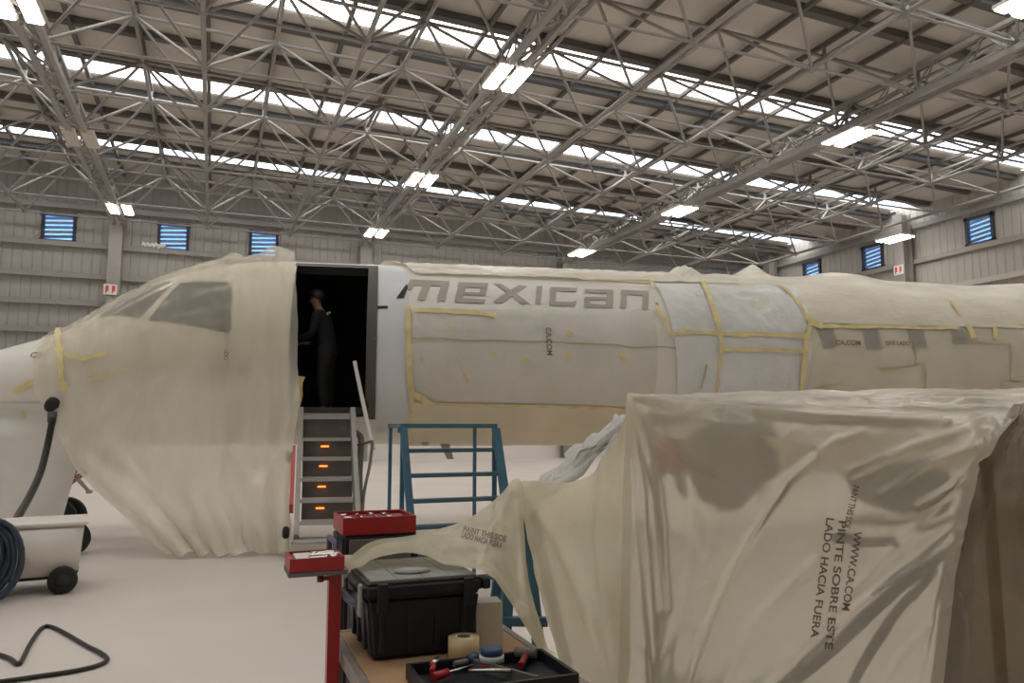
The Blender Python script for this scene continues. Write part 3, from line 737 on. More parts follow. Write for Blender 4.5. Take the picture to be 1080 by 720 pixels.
# tan bounce-tinted belly paper below the tape; the tan paints in warm floor bounce
P = xt_patch(-.12, 7.6, -34.5, -118, .02, 60, 22)
P = wrinkle(P, .008, 2, 15, .4, fade=fade_edges)
belly = sheet('belly_bounce_paper', P, 'film_belly_bounce', 'masking paper round the belly below the yellow tape line, tinted tan for warm floor bounce')
px_strip([(434, 425), (434, 466)], .03, .02, parent=belly)

# white sheet patch aft of the word
P = px_patch([(690, 301), (838, 303), (846, 415), (712, 425)], .034, 56, 44)
P = wrinkle(P, .022, 2.6, 18, .65, fade=fade_edges); P = wrinkle(P, .006, 8, 19, .5, fade=fade_edges)
white_film = sheet('white_film', P, 'film_white', 'wrinkled bluish-white plastic patch aft of the word, crossed by yellow tape')
for pp, w in (([(690, 325), (697, 335), (704, 352)], .05), ([(739, 300), (748, 322), (757, 350), (759, 373)], .07), ([(757, 372), (756, 395), (754, 412)], .035), ([(714, 351), (750, 353), (800, 354), (852, 356)], .05), ([(760, 369), (800, 369), (850, 371)], .045), ([(820, 303), (838, 320), (850, 340)], .06), ([(851, 343), (846, 372), (842, 412)], .06), ([(703, 354), (745, 351)], .03)):
    px_strip(pp, w, .062, parent=white_film, ragged=.8)
px_strip([(743, 384), (737, 408)], 0.022, .062, 'green_tape', white_film)

# window row sheet
P = px_patch([(848, 341), (1078, 348), (1080, 440), (846, 430)], .016, 70, 30)
P = wrinkle(P, .01, 2.4, 21, .5, fade=fade_edges)
win_film = sheet('window_film', P, 'film_window', 'translucent sheet taped over the row of cabin windows')
px_strip([(852, 341), (862, 345), (900, 345), (950, 346), (1010, 347)], .045, .034, parent=win_film, ragged=.8)
px_strip([(851, 339), (866, 345)], .1, .036, parent=win_film, ragged=.8)
px_strip([(1007, 330), (1018, 341), (1026, 357)], .09, .034, parent=win_film, ragged=.9); px_strip([(1046, 336), (1048, 358)], .06, .034, parent=win_film)
px_strip([(1048, 343), (1078, 344)], .05, .034, parent=win_film)
for pp in ([(927, 390), (973, 383), (974, 411)], [(963, 360), (964, 384)], [(1004, 361), (1064, 364), (1063, 398)], [(1055, 411), (1055, 401), (1079, 402)], [(858, 411), (884, 404)]):
    px_strip(pp, .02, .034, 'green_tape', win_film)
text_on_skin('CA.COM', (880, 364), .09, win_film, off=.036); text_on_skin('ESTE LADO', (932, 364), .07, win_film, off=.036)
# sheet over the roof aft
P = xt_patch(4.15, 13.0, 120, 19.5, .03, 120, 30)
P = wrinkle(P, .014, 1.2, 25, .6, (.6, 1.4, 1.4))
P = [[p+Vector((0, 0, 1))*(.10*math.exp(-((p.x-5.9)/.45)**2)+.10*math.exp(-((p.x-10)/1.2)**2)*(1 if p.x > 0 else 0)-.03*math.exp(-((p.x-7.9)/.6)**2))*max(0, min(1, (p.z-2.7)/.5)) for p in r] for r in P]
P = [[p+Vector((0, 0, .3))*(max(0, 1-(4.84-p.x)/.5) if p.x < 4.84 else max(0, 1-(p.x-4.84)/.06))*max(0, min(1, 1-abs(p.y-.25)/.5)) for p in r] for r in P]
aft_film = sheet('aft_roof_film', P, 'film_roof', 'cream plastic sheet over the aft roof, peaked like a small fin at its front')
px_strip([(1000, 320), (1010, 335)], .05, .06, parent=aft_film)
# ------------------------------------------------------------------ person standing inside the doorway
M['face_skin'] = mat('skin tone', (.34, .17, .11), .6)
M['navy'] = mat('navy cloth', (.010, .011, .018), .85)
M['charcoal'] = mat('charcoal cloth', (.024, .022, .022), .9)
M['hair'] = mat('dark hair', (.012, .009, .008), .6)
def skin_obj(name, V, E, mt, parent, sub=2, root=0):
    me = bpy.data.meshes.new(name); me.from_pydata([v[:3] for v in V], E, []); me.materials.append(mt)
    o = bpy.data.objects.new(name, me); COL.objects.link(o); o.parent = parent
    md = o.modifiers.new('skin', 'SKIN'); me.skin_vertices.new() if not me.skin_vertices else None
    for i, v in enumerate(V): me.skin_vertices[0].data[i].radius = (v[3], v[3]) if len(v) == 4 else (v[3], v[4])
    me.skin_vertices[0].data[root].use_root = True; md.use_smooth_shade = True
    s = o.modifiers.new('sub', 'SUBSURF'); s.levels = sub; s.render_levels = sub
    return o
pr = empty('person', (0, 0, 0), 0, 'person in dark top and charcoal trousers standing inside the open aircraft door', 'person')
pr.matrix_world = AIR @ Matrix.Translation((-1.10, -.42, 1.43)) @ Matrix.Rotation(R_(163), 4, 'Z') @ Matrix.Scale(.94, 4)
V = [(0, 0, .86, .09, .10), (.02, 0, 1.0, .075, .09), (.06, 0, 1.16, .08, .10), (.10, 0, 1.30, .06, .09), (.14, 0, 1.385, .05), (.165, 0, 1.44, .06), (.18, 0, 1.50, .075), (.175, 0, 1.565, .07)]
E = [(i, i+1) for i in range(7)]
def addv(v, a):
    V.append(v); E.append((a, len(V)-1)); return len(V)-1
addv((.268, 0, 1.485, .010), 6)
for s in (-1, 1):
    addv((.165, s*.085, 1.495, .014), 6)
    a = addv((.09, s*.17, 1.29, .042), 3); a = addv((.12, s*.235, 1.03, .034), a); a = addv((.33, s*.2, .96, .028), a)
    p = addv((.40, s*.19, .96, .022, .03), a)
    for k, (dy, ln) in enumerate(((-.03, .075), (-.01, .09), (.01, .085), (.03, .065))):
        q = addv((.435, s*.19+dy, .955, .009), p); q = addv((.435+ln*.6, s*.19+dy, .945, .0085), q); addv((.435+ln, s*.19+dy, .925, .008), q)
    q = addv((.385, s*.15, .965, .010), p); addv((.42, s*.125, .955, .009), q)
    h = addv((0, s*.09, .80, .085), 0); h = addv((.03, s*.1, .46, .058), h); h = addv((-.01, s*.1, .09, .04), h); addv((.13, s*.115, .045, .035), h)
skin_obj('body', V, E, M['face_skin'], pr)
SV = [(0, 0, .72, .15, .165), (0, 0, .84, .145, .16), (.02, 0, 1.0, .12, .142), (.06, 0, 1.16, .125, .155), (.10, 0, 1.30, .095, .135), (.135, 0, 1.365, .062)]; SE = [(0, 1), (1, 2), (2, 3), (3, 4), (4, 5)]
for s in (-1, 1):
    SV += [(.09, s*.17, 1.29, .066), (.12, s*.235, 1.03, .054), (.33, s*.2, .96, .042)]; b = len(SV); SE += [(4, b-3), (b-3, b-2), (b-2, b-1)]
shirt = skin_obj('shirt', SV, SE, M['navy'], pr)
TV = [(0, 0, .98, .11, .13), (0, 0, .82, .13, .145)]; TE = [(0, 1)]
for s in (-1, 1):
    TV += [(0, s*.09, .76, .1), (.03, s*.1, .46, .074), (-.01, s*.1, .10, .06)]; b = len(TV); TE += [(1, b-3), (b-3, b-2), (b-2, b-1)]
skin_obj('trousers', TV, TE, M['charcoal'], pr)
m = MB()
for s in (-1, 1): m.lathe([(.0, -.045), (.04, -.045), (.045, -.02), (.03, .03), (.0, .04)], (.05, s*.108, .045), Matrix.Rotation(R_(90), 3, 'Y') @ Matrix.Diagonal((1, 1, 3.2)), 14)
m.build('shoes', M['black'], pr)
m = MB(); prof = [(.0, .1)] + [(.1*math.sin(a/8*1.75), .1*math.cos(a/8*1.75)) for a in range(1, 9)]
m.lathe(prof, (.163, 0, 1.545), Matrix.Rotation(R_(-22), 3, 'Y'), 20); m.build('hair', M['hair'], pr)
m = MB()
for k in range(4): m.box((.03-.012*abs(k-1.5), -.05+.034*k-.03, 1.345-.012*k), (.012, .022, .03), rz=.3*k)
m.build('collar_print', M['white_metal'], shirt)

# ------------------------------------------------------------------ white ground cart at far left, with its hose and the cable to the aircraft
M['cart_white'] = mat('cart white', (.82, .77, .70), .45, var=.05)
M['hose'] = mat('black hose', (.02, .022, .022), .45)
M['hose_blue'] = mat('blue black hose', (.03, .05, .075), .35)
_r = ray(95, 450); hy = Vector((_r.x, _r.y, 0)).normalized(); hx = Vector((hy.y, -hy.x, 0))
O = on_z(65, 626, 0); CART = Matrix((hx, hy, Vector((0, 0, 1)))).transposed().to_4x4(); CART.translation = O
cart = empty('ground_cart', (0, 0, 0), 0, 'white wheeled equipment box on the floor below the aircraft nose', 'cart'); cart.matrix_world = CART
zt = at(40, 553, 6.0).z
bm = bmesh.new(); bmesh.ops.create_cube(bm, size=1)
for v in bm.verts:
    t = v.co.z > 0
    v.co = Vector(((-.39+v.co.x*(1.04 if t else .98)), .27+v.co.y*(.56 if t else .52), zt if t else .135))
bmesh.ops.bevel(bm, geom=bm.edges[:], offset=.03, segments=3, affect='EDGES'); bm.verts.index_update()
m = MB(); m.add([v.co for v in bm.verts], [[v.index for v in f.verts] for f in bm.faces], True); bm.free()
m.build('body', M['cart_white'], cart)
m = MB(); m.box((-.39, .27, zt+.005), (1.09, .58, .03), bev=.012); m.build('lid', M['cart_white'], cart)
m = MB(); m.box((-.36, .27, .125), (.9, .44, .03)); m.build('chassis', M['black'], cart)
for x in (0, -.72):
    for y in (.0, .54):
        Mx = Matrix.Rotation(R_(90), 3, 'X')
        m = MB(); m.lathe([(.05, -.03), (.09, -.035), (.105, -.018), (.105, .018), (.09, .035), (.05, .03)], (x, y, .105), Mx, 24); wh = m.build('wheel', M['tyre'], cart)
        m = MB(); m.lathe([(.012, -.04), (.05, -.035), (.05, .035), (.012, .04)], (x, y, .105), Mx, 16); m.build('hub', M['hose'], wh)
coil = empty('hose_coil', (0, 0, 0), 0, 'coiled dark blue hose hanging on the end of the white cart', 'hose'); coil.matrix_world = CART
m = MB()
for k in range(6):
    cx, rx, rz = -.50+.012*math.sin(k*2), .10+.028*k, .20+.022*k
    m.tube([(cx+rx*math.cos(a*math.pi/14), -.075-.022*k+.02*math.sin(a*.8+k), .345-.02*k*.3+rz*math.sin(a*math.pi/14)) for a in range(28)], .019, 8, closed=True)
m.build('coils', M['hose_blue'], coil)
m = MB(); m.box((-.50, -.05, zt-.015), (.06, .12, .03), bev=.008); m.build('hook', M['riser'], coil)
# standing black wheel behind the cart
O = on_z(77, 584, 0); wl = empty('black_wheel', O, -YAW, 'black rubber wheel standing on the floor behind the right end of the white cart', 'wheel')
Mx = Matrix.Rotation(R_(90), 3, 'X')
m = MB(); m.lathe([(.08, -.04), (.14, -.05), (.16, -.03), (.16, .03), (.14, .05), (.08, .04)], (0, 0, .16), Mx, 30); m.build('tyre', M['tyre'], wl)
m = MB(); m.lathe([(.015, -.05), (.03, -.045), (.08, -.03), (.08, .03), (.03, .045), (.015, .05)], (0, 0, .16), Mx, 24); m.build('rim', M['hose'], wl)
# power cable and plug
x, t = hit(61, 425); p0 = AIR @ fus(x, t, .01); n0 = (AIR.to_3x3() @ (fus(x, t, .2)-fus(x, t, 0))).normalized()
cab = empty('power_cable', p0, 0, 'thick black cable plugged into the aircraft nose, running down to the white cart', 'cable')
m = MB(); q = Vector((0, 0, 1)).rotation_difference(n0).to_matrix()
m.lathe([(.095, 0), (.105, .03), (.10, .09), (.06, .12)], (0, 0, 0), q, 24); m.build('plug', M['black'], cab)
tip = n0*.09+Vector((0, 0, -.06))
m = MB(); m.tube([tip, tip+Vector((-.0, 0, -.09))+n0*.03], [.06, .045], 12); m.build('strain_relief', M['rubber_seal'], cab)
d0 = (p0-EYE).dot(cf)
pts = [p0+tip+Vector((0, 0, -.05))] + [at(a, b, d) for a, b, d in ((55, 445, d0-.15), (50, 470, d0-.2), (43, 497, d0-.5), (32, 522, d0-1.1), (21, 541, d0-1.7), (17, 549, 6.3))]
m = MB(); m.tube([p-p0 for p in catmull(pts, 8)], .034, 10); m.build('cable', M['hose'], cab)
# loose hose on the floor
m = MB(); pts = [on_z(a, b, .013) for a, b in ((-30, 684), (-5, 689), (10, 694), (19, 700), (24, 694), (31, 680), (42, 664), (51, 660), (66, 666), (90, 680), (106, 688), (113, 695), (104, 701), (80, 707), (40, 713), (5, 718), (-30, 722))]
tag(m.build('floor_hose', M['hose'], None) if m.tube(catmull(pts, 8), .0125, 8) is None else None, 'thin black hose lying in a loose loop on the bare floor', 'hose')

# ------------------------------------------------------------------ blue access stand behind the toolbox
M['blue'] = mat('blue paint', (.055, .155, .225), .45, var=.1, vscale=12)
M['blue_dark'] = mat('blue tread', (.06, .12, .15), .55, var=.12, vscale=12)
FL = at(425, 449, 6.0); O = Vector((FL.x, FL.y, 0)); H = FL.z; W = .77
st = empty('access_stand', O, 0, 'blue steel step stand with guard rail on the floor in front of the aircraft', 'step stand')
def bar_part(name, a, b, w, h=None, mt='blue', par=None, up=Vector((0, 1, 0))):
    m = MB(); m.bar(a, b, w, h, up=up); return m.build(name, M[mt], par or st)
for x in (0, W): bar_part('front_post', (x, 0, H), (x, 0, 0), .032)
for x in (.0, W-.02): bar_part('back_post', (x, .45, H), (x, .45, 0), .026)
for y, n_ in ((0, 'top_rail'), (.45, 'top_rail')): bar_part(n_, (-.02, y, H), (W+.02, y, H), .035, up=Vector((0, 0, 1)))
for x in (0, W): bar_part('side_rail', (x, 0, H), (x, .45, H), .03, up=Vector((0, 0, 1)))
for x in (0, W):
    bar_part('sloped_leg', (x, -.02, H-.02), (x+.03, -.43, 0), .055, .03)
bar_part('brace', (W+.03, .0, H-.02), (W+.05, -.30, .45), .03)
for k in range(7):
    t = .135+.147*k
    if t > .98: break
    y = -.02-.41*t; z = (H-.02)*(1-t)
    m = MB(); m.box((W/2+.02, y+.03, z), (W-.03, .075, .032), bev=.006); m.build('tread', M['blue_dark'], st)
m = MB(); m.box((-.01, -.0, H-.03), (.06, .06, .05), bev=.01); m.build('rail_joint', M['blue_dark'], st)

# ------------------------------------------------------------------ work table with tool box and small things
M['box_black'] = mat('toolbox plastic', (.010, .011, .016), .5, bump=.05)
M['box_lid'] = mat('toolbox lid grey', (.23, .235, .21), .5, var=.12, vscale=20)
M['badge'] = mat('badge', (.38, .385, .35), .45)
M['latch'] = mat('latch grey', (.36, .35, .32), .4)
M['handle_blue'] = mat('handle blue grey', (.12, .13, .19), .4)
M['wood'] = mat('tan board', (.46, .29, .16), .55, var=.15, vscale=6)
M['edge_metal'] = mat('table edge', (.36, .32, .27), .45, metal=.3, var=.15, vscale=15)
M['red'] = mat('red paint', (.42, .018, .022), .35, coat=.2)
M['red_dark'] = mat('dark red paint', (.22, .015, .018), .4)
M['foam_white'] = mat('white insert', (.70, .70, .68), .55)
M['carton'] = mat('white carton', (.74, .69, .63), .6, var=.03)
M['tan_tape'] = mat('tan tape roll', (.66, .50, .28), .4, var=.08)
M['cream'] = mat('cream core', (.74, .68, .55), .5)
M['chrome'] = mat('chrome', (.7, .69, .67), .22, metal=1)
M['cap_blue'] = mat('cap blue', (.03, .07, .16), .4)
A = at(388, 614, 2.4)                      # near left top corner of the tool box
bw, bd, bh = .375, .40, .25
ZT = A.z-bh                                # table top height
tx0 = A.x-.035; tx1 = A.x+.56; ty0 = A.y-1.0; ty1 = A.y+bd+.03
tb = empty('work_table', (tx0, ty0, 0), 0, 'low steel-edged work table with a tan top, carrying the black tool box', 'table')
m = MB(); m.box(((tx1-tx0)/2, (ty1-ty0)/2, ZT-.012), (tx1-tx0-.03, ty1-ty0-.03, .022)); m.build('top_board', M['wood'], tb)
for a, b in (((0, 0), (tx1-tx0, 0)), ((0, ty1-ty0), (tx1-tx0, ty1-ty0)), ((0, 0), (0, ty1-ty0)), ((tx1-tx0, 0), (tx1-tx0, ty1-ty0))):
    m = MB(); m.bar((*a, ZT-.025), (*b, ZT-.025), .025, .05); m.build('edge_rail', M['edge_metal'], tb)
for x in (.01, tx1-tx0-.01):
    for y in (.01, ty1-ty0-.01): bar_part('leg', (x, y, ZT-.05), (x, y, 0), .04, .04, 'riser', tb)
for z in (.12, ZT-.2):
    m = MB(); m.box(((tx1-tx0)/2, (ty1-ty0)/2, z), (tx1-tx0-.06, ty1-ty0-.06, .02)); m.build('lower_shelf', M['edge_metal'], tb)

tbx = empty('tool_box', (A.x, A.y, ZT), 0, 'black plastic tool box with ribbed grey lid on the work table', 'tool box')
def taper_box(x0, x1, y0, y1, z0, z1, ins, bev, name, mt, par):
    bm = bmesh.new(); bmesh.ops.create_cube(bm, size=1)
    for v in bm.verts:
        t = ins if v.co.z < 0 else 0
        v.co = Vector(((x0+t) if v.co.x < 0 else (x1-t), (y0+t) if v.co.y < 0 else (y1-t), z0 if v.co.z < 0 else z1))
    bmesh.ops.bevel(bm, geom=bm.edges[:], offset=bev, segments=3, affect='EDGES'); bm.verts.index_update()
    m = MB(); m.add([v.co for v in bm.verts], [[v.index for v in f.verts] for f in bm.faces]); bm.free(); return m.build(name, mt, par)
taper_box(0, bw, 0, bd, .002, bh-.055, .02, .012, 'body', M['box_black'], tbx)
taper_box(-.012, bw+.012, -.012, bd+.012, bh-.06, bh-.008, .006, .012, 'lid', M['box_black'], tbx)
m = MB()
for i in range(4):
    for j in range(4):
        m.box((.055+i*(bw-.11)/3, .055+j*(bd-.11)/3, bh-.005), ((bw-.1)/3.15, (bd-.1)/3.15, .013), bev=.003)
m.build('lid_ribs', M['box_lid'], tbx)
m = MB(); m.lathe([(.0, 0), (.05, 0), (.055, .008), (.0, .011)], (bw*.46, bd*.30, bh-.0), Matrix.Diagonal((1.15, .9, 1)), 28); m.build('badge', M['badge'], tbx)
for x in (.045, bw-.045):
    m = MB(); m.box((x, -.018, bh-.05), (.035, .014, .09), bev=.005); m.build('front_latch', M['box_black'], tbx)
for y in (.03, bd-.05):
    m = MB(); m.box((-.018, y, bh-.06), (.012, .03, .10), bev=.005); m.build('side_latch', M['latch'], tbx)
m = MB(); m.tube(catmull([(-.006, .09, bh-.09), (-.035, .11, bh-.075), (-.04, .19, bh-.07), (-.035, .27, bh-.075), (-.006, .29, bh-.09)], 5), .013, 10); m.build('side_handle', M['handle_blue'], tbx)
for k in range(4): m = MB(); m.box((.05+k*.09, -.001+.012, .1), (.018, .02, .15), bev=.005); m.build('body_rib', M['box_black'], tbx)
for k in range(3): m = MB(); m.box((.012, .08+k*.1, .1), (.02, .02, .15), bev=.005); m.build('body_rib', M['box_black'], tbx)
m = MB(); m.box((bw+.02, .02, bh-.03), (.03, .07, .035), bev=.008); m.build('hinge_lug', M['box_black'], tbx)

# cream tape roll, white carton, tool tray
p = on_z(486, 692, ZT)+Vector((0, -.05, 0)); p.y -= .03; rl = empty('tape_roll', p, 0, 'roll of tan tape with a cream core standing next to the tool box', 'tape roll')
m = MB(); m.lathe([(.028, .0), (.05, .0), (.05, .07), (.028, .07)], (0, .05, 0), n=28, cap=False); m.build('tape', M['tan_tape'], rl)
m = MB(); m.lathe([(.022, 0), (.028, 0), (.028, .071), (.022, .071)], (0, .05, .0), n=24, cap=False); m.build('core', M['cream'], rl)
p = on_z(517, 684, ZT); wc = empty('carton', p, R_(-8), 'plain white carton standing on the table right of the tape roll', 'box')
m = MB(); m.box((0, .06, .072), (.092, .09, .144), bev=.002); m.build('carton_body', M['carton'], wc)
m = MB(); m.box((0, .015, .1455), (.09, .003, .002)); m.box((0, .06, .1455), (.09, .088, .002)); m.build('flap', M['foam_white'], wc)
p = on_z(430, 700, ZT+.04)+Vector((.215, -.19, 0)); ty_ = empty('tool_tray', (p.x, p.y, ZT), 0, 'shallow black tray of hand tools at the front of the table', 'tray')
m = MB(); w, d, h = .43, .26, .04
m.box((0, .06, .004), (w, d, .008))
for s in (-1, 1): m.box((s*w/2, .06, h/2), (.012, d, h)); m.box((0, .06+s*d/2, h/2), (w, .012, h))
m.build('pan', M['box_black'], ty_)
m = MB(); m.box((.04, .06, h/2), (.008, d, h), rz=.5); m.build('divider', M['riser'], ty_)
def tool(name, lb, pts, r, mt, cat='hand tool', hp=None, hr=.012, hm='red'):
    e = empty(name, (p.x, p.y+.055, ZT+.012), 0, lb, cat)
    m = MB(); m.tube(pts, r, 8); m.build('shaft', M[mt], e)
    if hp: m = MB(); m.tube(hp, hr, 10); m.build('handle', M[hm], e)
tool('screwdriver', 'red handled screwdriver lying at the left of the tool tray', [(-.12, .04, .02), (-.03, .08, .02)], .004, 'chrome', 'screwdriver', [(-.17, .018, .02), (-.12, .04, .02)], .013)
tool('pliers', 'red handled pliers at the left end of the tool tray', [(-.15, .1, .03), (-.12, .14, .03)], .009, 'chrome', 'pliers', [(-.17, .03, .032), (-.155, .07, .032), (-.15, .1, .03)], .008)
tool('spanner', 'bright steel spanner lying across the middle of the tool tray', [(-.06, .03, .022), (.0, .0, .024), (.05, -.03, .026)], .006, 'chrome', 'spanner')
tool('ratchet', 'dark ratchet handle behind the capped jar in the tool tray', [(-.08, .11, .02), (.0, .13, .02)], .009, 'riser', 'ratchet', [(-.03, .12, .02), (0, .13, .03)], .016, 'cap_blue')
tool('hammer', 'red hammer in the right end of the tool tray', [(.1, .02, .02), (.16, .12, .02)], .011, 'red_dark', 'hammer', [(.13, .14, .026), (.185, .1, .026)], .016, 'riser')
jr = empty('capped_jar', (p.x+.02, p.y+.06, ZT+.004), 0, 'squat jar with a blue and white cap in the tool tray', 'jar')
m = MB(); m.lathe([(.033, .008), (.036, .012), (.036, .035)], (.01, .075, .0), n=24); m.build('body', M['red_dark'], jr)
m = MB(); m.lathe([(.038, .034), (.038, .05), (.036, .052)], (.01, .075, 0), n=24); m.build('band', M['foam_white'], jr)
m = MB(); m.lathe([(.034, .052), (.033, .07), (.028, .073)], (.01, .075, 0), n=24); m.build('cap', M['cap_blue'], jr)

# red post with its cantilevered tray, and the black cabinet with the second tray
def socket_tray(o, w, d, h, white):
    m = MB(); m.box((0, 0, .004), (w, d, .008))
    for s in (-1, 1): m.box((s*w/2, 0, h/2), (.01, d, h)); m.box((0, s*d/2, h/2), (w+.01, .01, h))
    m.build('pan', M['red'], o)
    m = MB(); m.box((0, 0, h*.55), (w-.02, d-.02, h*.5)); m.build('insert', M['red_dark'], o)
    if white: m = MB(); m.box((-w*.22, 0, h*.83), (w*.34, d*.8, .006)); m.build('label_card', M['foam_white'], o)
    rn = random.Random(int(w*1000))
    for k in range(9):
        x = (-w*.42 + (k % 5)*w*.2) if not white else (w*.02+(k % 3)*w*.16); y = (-d*.22 if k < 5 else d*.2) if not white else (-d*.3+(k//3)*d*.28)
        m = MB(); r = .008+.003*rn.random(); L_ = .03+.03*rn.random(); a = rn.random()*3
        m.tube([(x-L_/2*math.cos(a), y-L_/2*math.sin(a)*.5, h*.86), (x+L_/2*math.cos(a), y+L_/2*math.sin(a)*.5, h*.88)], [r, r*.7], 8)
        m.build('socket', M['chrome'], o)
pp = at(353, 592, 2.56); pst = empty('red_post', (pp.x, pp.y, 0), 0, 'slim red steel post beside the work table, carrying a tray bracket', 'post')
zz = at(330, 594, 2.62).z
m = MB(); m.bar((0, 0, 0), (0.0, 0, zz-.016), .04, .04); m.build('post', M['red'], pst)
m = MB(); m.bar((-.02, -.03, zz-.03), (-.05, -.03, zz-.03), .012); m.lathe([(.012, -.01), (.012, .01)], (-.05, -.03, zz-.03), Matrix.Rotation(R_(90), 3, 'Y'), 8); m.build('clamp_screw', M['red_dark'], pst)
m = MB(); m.box((-.06, .02, zz-.008), (.19, .17, .014)); m.build('bracket_plate', M['riser'], pst)
t1 = empty('socket_tray', (pp.x-.065, pp.y+.02, zz+.001), R_(0), 'small red socket tray with a white card on top of the slim post', 'tool tray', 'red socket trays'); socket_tray(t1, .165, .16, .042, True)
c1 = at(364, 562, 3.15); cw, cd = .29, .26
cb = empty('tool_cabinet', (c1.x, c1.y, 0), 0, 'black tool cabinet standing behind the tool box under a red tray', 'cabinet')
zc_ = c1.z-.01
taper_box(-.01, cw+.02, -.01, cd+.01, 0, zc_, 0, .012, 'body', M['box_black'], cb)
m = MB()
for k in range(4):
    m.box((cw/2, -.016, .15+k*.2), (cw-.03, .012, .17), bev=.004)
m.build('drawer_fronts', M['riser'], cb)
m = MB(); m.tube([(-.035, .02, zc_-.12), (-.035, .02, zc_-.03), (-.035, .2, zc_-.03), (-.035, .2, zc_-.12)], .012, 8); m.build('side_handle', M['handle_blue'], cb)
t2 = empty('socket_tray', (c1.x+cw/2, c1.y+cd/2, zc_), 0, 'larger red socket tray lying on the black cabinet behind the tool box', 'tool tray', 'red socket trays'); socket_tray(t2, cw+.01, cd, .07, False)

# ------------------------------------------------------------------ what stands under the plastic at right: rack, trestle, hoses, bags
RP = at(676, 470, 2.75); rx = (at(1090, 470, 2.42)-at(676, 470, 2.75)); rx.z = 0; rx.normalize(); ry_ = Vector((-rx.y, rx.x, 0))
rk = empty('storage_rack', (0, 0, 0), 0, 'open steel rack standing under the plastic cover in the right foreground', 'rack')
RM = Matrix((rx, ry_, Vector((0, 0, 1)))).transposed().to_4x4(); RM.translation = Vector((RP.x, RP.y, 0)); rk.matrix_world = RM
RZ = 1.335
for x in (0.03, 1.25):
    for y in (.03, .5): bar_part('upright', (x, y, 0), (x, y, RZ), .035, .035, 'steel', rk)
m = MB(); m.box((.64, .27, .3), (1.26, .5, .025)); m.build('shelf', M['edge_metal'], rk)
m = MB(); m.box((.10, .14, 1.135), (.12, .12, .015)); m.build('bracket_shelf', M['edge_metal'], rk)
m = MB(); m.box((.88, .16, .985), (.36, .2, .02)); m.build('bracket_shelf', M['edge_metal'], rk)
for y in (.03, .5): bar_part('top_bar', (.03, y, RZ-.02), (1.25, y, RZ-.02), .03, .03, 'steel', rk, Vector((0, 0, 1)))
def inside(name, lb, cat, mk, mt):
    m = MB(); mk(m); o = m.build(name, M[mt], None); o.matrix_world = RM; return tag(o, lb, cat)
M['bag_grey'] = mat('grey bag', (.07, .07, .068), .8, var=.3, vscale=8, bump=.4, bscale=9)
M['olive'] = mat('olive cloth', (.10, .075, .05), .85, var=.5, vscale=5)
def lump(m, c, r, seed, n=18):
    vs = [[Vector(c)+Vector((r[0]*math.sin(a)*math.cos(b), r[1]*math.sin(a)*math.sin(b), r[2]*math.cos(a)))*(1+.22*noise.noise(Vector((math.cos(b)*1.6, math.sin(b)*1.6, a*1.3+seed)))) for b in [2*math.pi*j/(n*2) for j in range(n*2+1)]] for a in [math.pi*i/n for i in range(n+1)]]
    m.grid(vs)
inside('grey_sack', 'soft grey sack seen dimly through the plastic, upper left of the rack', 'sack', lambda m: lump(m, (.30, .36, 1.15), (.19, .12, .16), 3), 'bag_grey')
inside('dark_pouch', 'black pouch pressed to the plastic, upper right of the rack', 'pouch', lambda m: lump(m, (.86, .10, 1.10), (.17, .09, .08), 8), 'black')
inside('red_can', 'red can in the top left corner of the rack, dim behind plastic', 'can', lambda m: m.lathe([(.0, 1.145), (.05, 1.145), (.055, 1.155), (.055, 1.24), (.04, 1.255), (0, 1.255)], (.1, .13, 0), n=20), 'red')
def px_hose(name, lb, pts, r, mt):
    m = MB(); m.tube(catmull([at(*q) for q in pts], 8), r, 10); return tag(m.build(name, M[mt], None), lb, 'hose')
px_hose('air_hose', 'thick dark hose curving down behind the plastic below the printed words', [(1010, 575, 2.32), (975, 596, 2.29), (945, 618, 2.30), (905, 655, 2.31), (860, 695, 2.33), (810, 735, 2.36), (740, 800, 2.37)], .024, 'hose_blue')
px_hose('drain_hose', 'thinner black hose right of the thick one behind the plastic', [(990, 600, 2.32), (950, 640, 2.29), (915, 690, 2.30), (890, 740, 2.32), (870, 800, 2.36)], .014, 'hose')
px_hose('coupling', 'row of black couplings behind the printed words on the plastic', [(876, 567, 2.345), (890, 566, 2.335), (905, 571, 2.325), (925, 571, 2.31), (945, 571, 2.30)], .016, 'black')
# blue trestle under the peak
ap = at(547, 522, 3.35); tr_ = empty('trestle', (ap.x, ap.y, 0), R_(-15), 'blue steel trestle showing through the slit between the plastic sheets', 'trestle')
for x, y in ((.10, -.2), (.30, .25), (-.12, -.22), (-.16, .25)): bar_part('leg', (x*.15, y*.1, ap.z), (x, y, 0), .05, .035, 'blue', tr_)
bar_part('cross_bar', (.10, -.17, .5), (-.08, -.14, .5), .035, .035, 'blue', tr_); bar_part('head', (-.07, 0, ap.z), (.07, 0, ap.z), .05, .04, 'blue', tr_, Vector((0, 0, 1)))

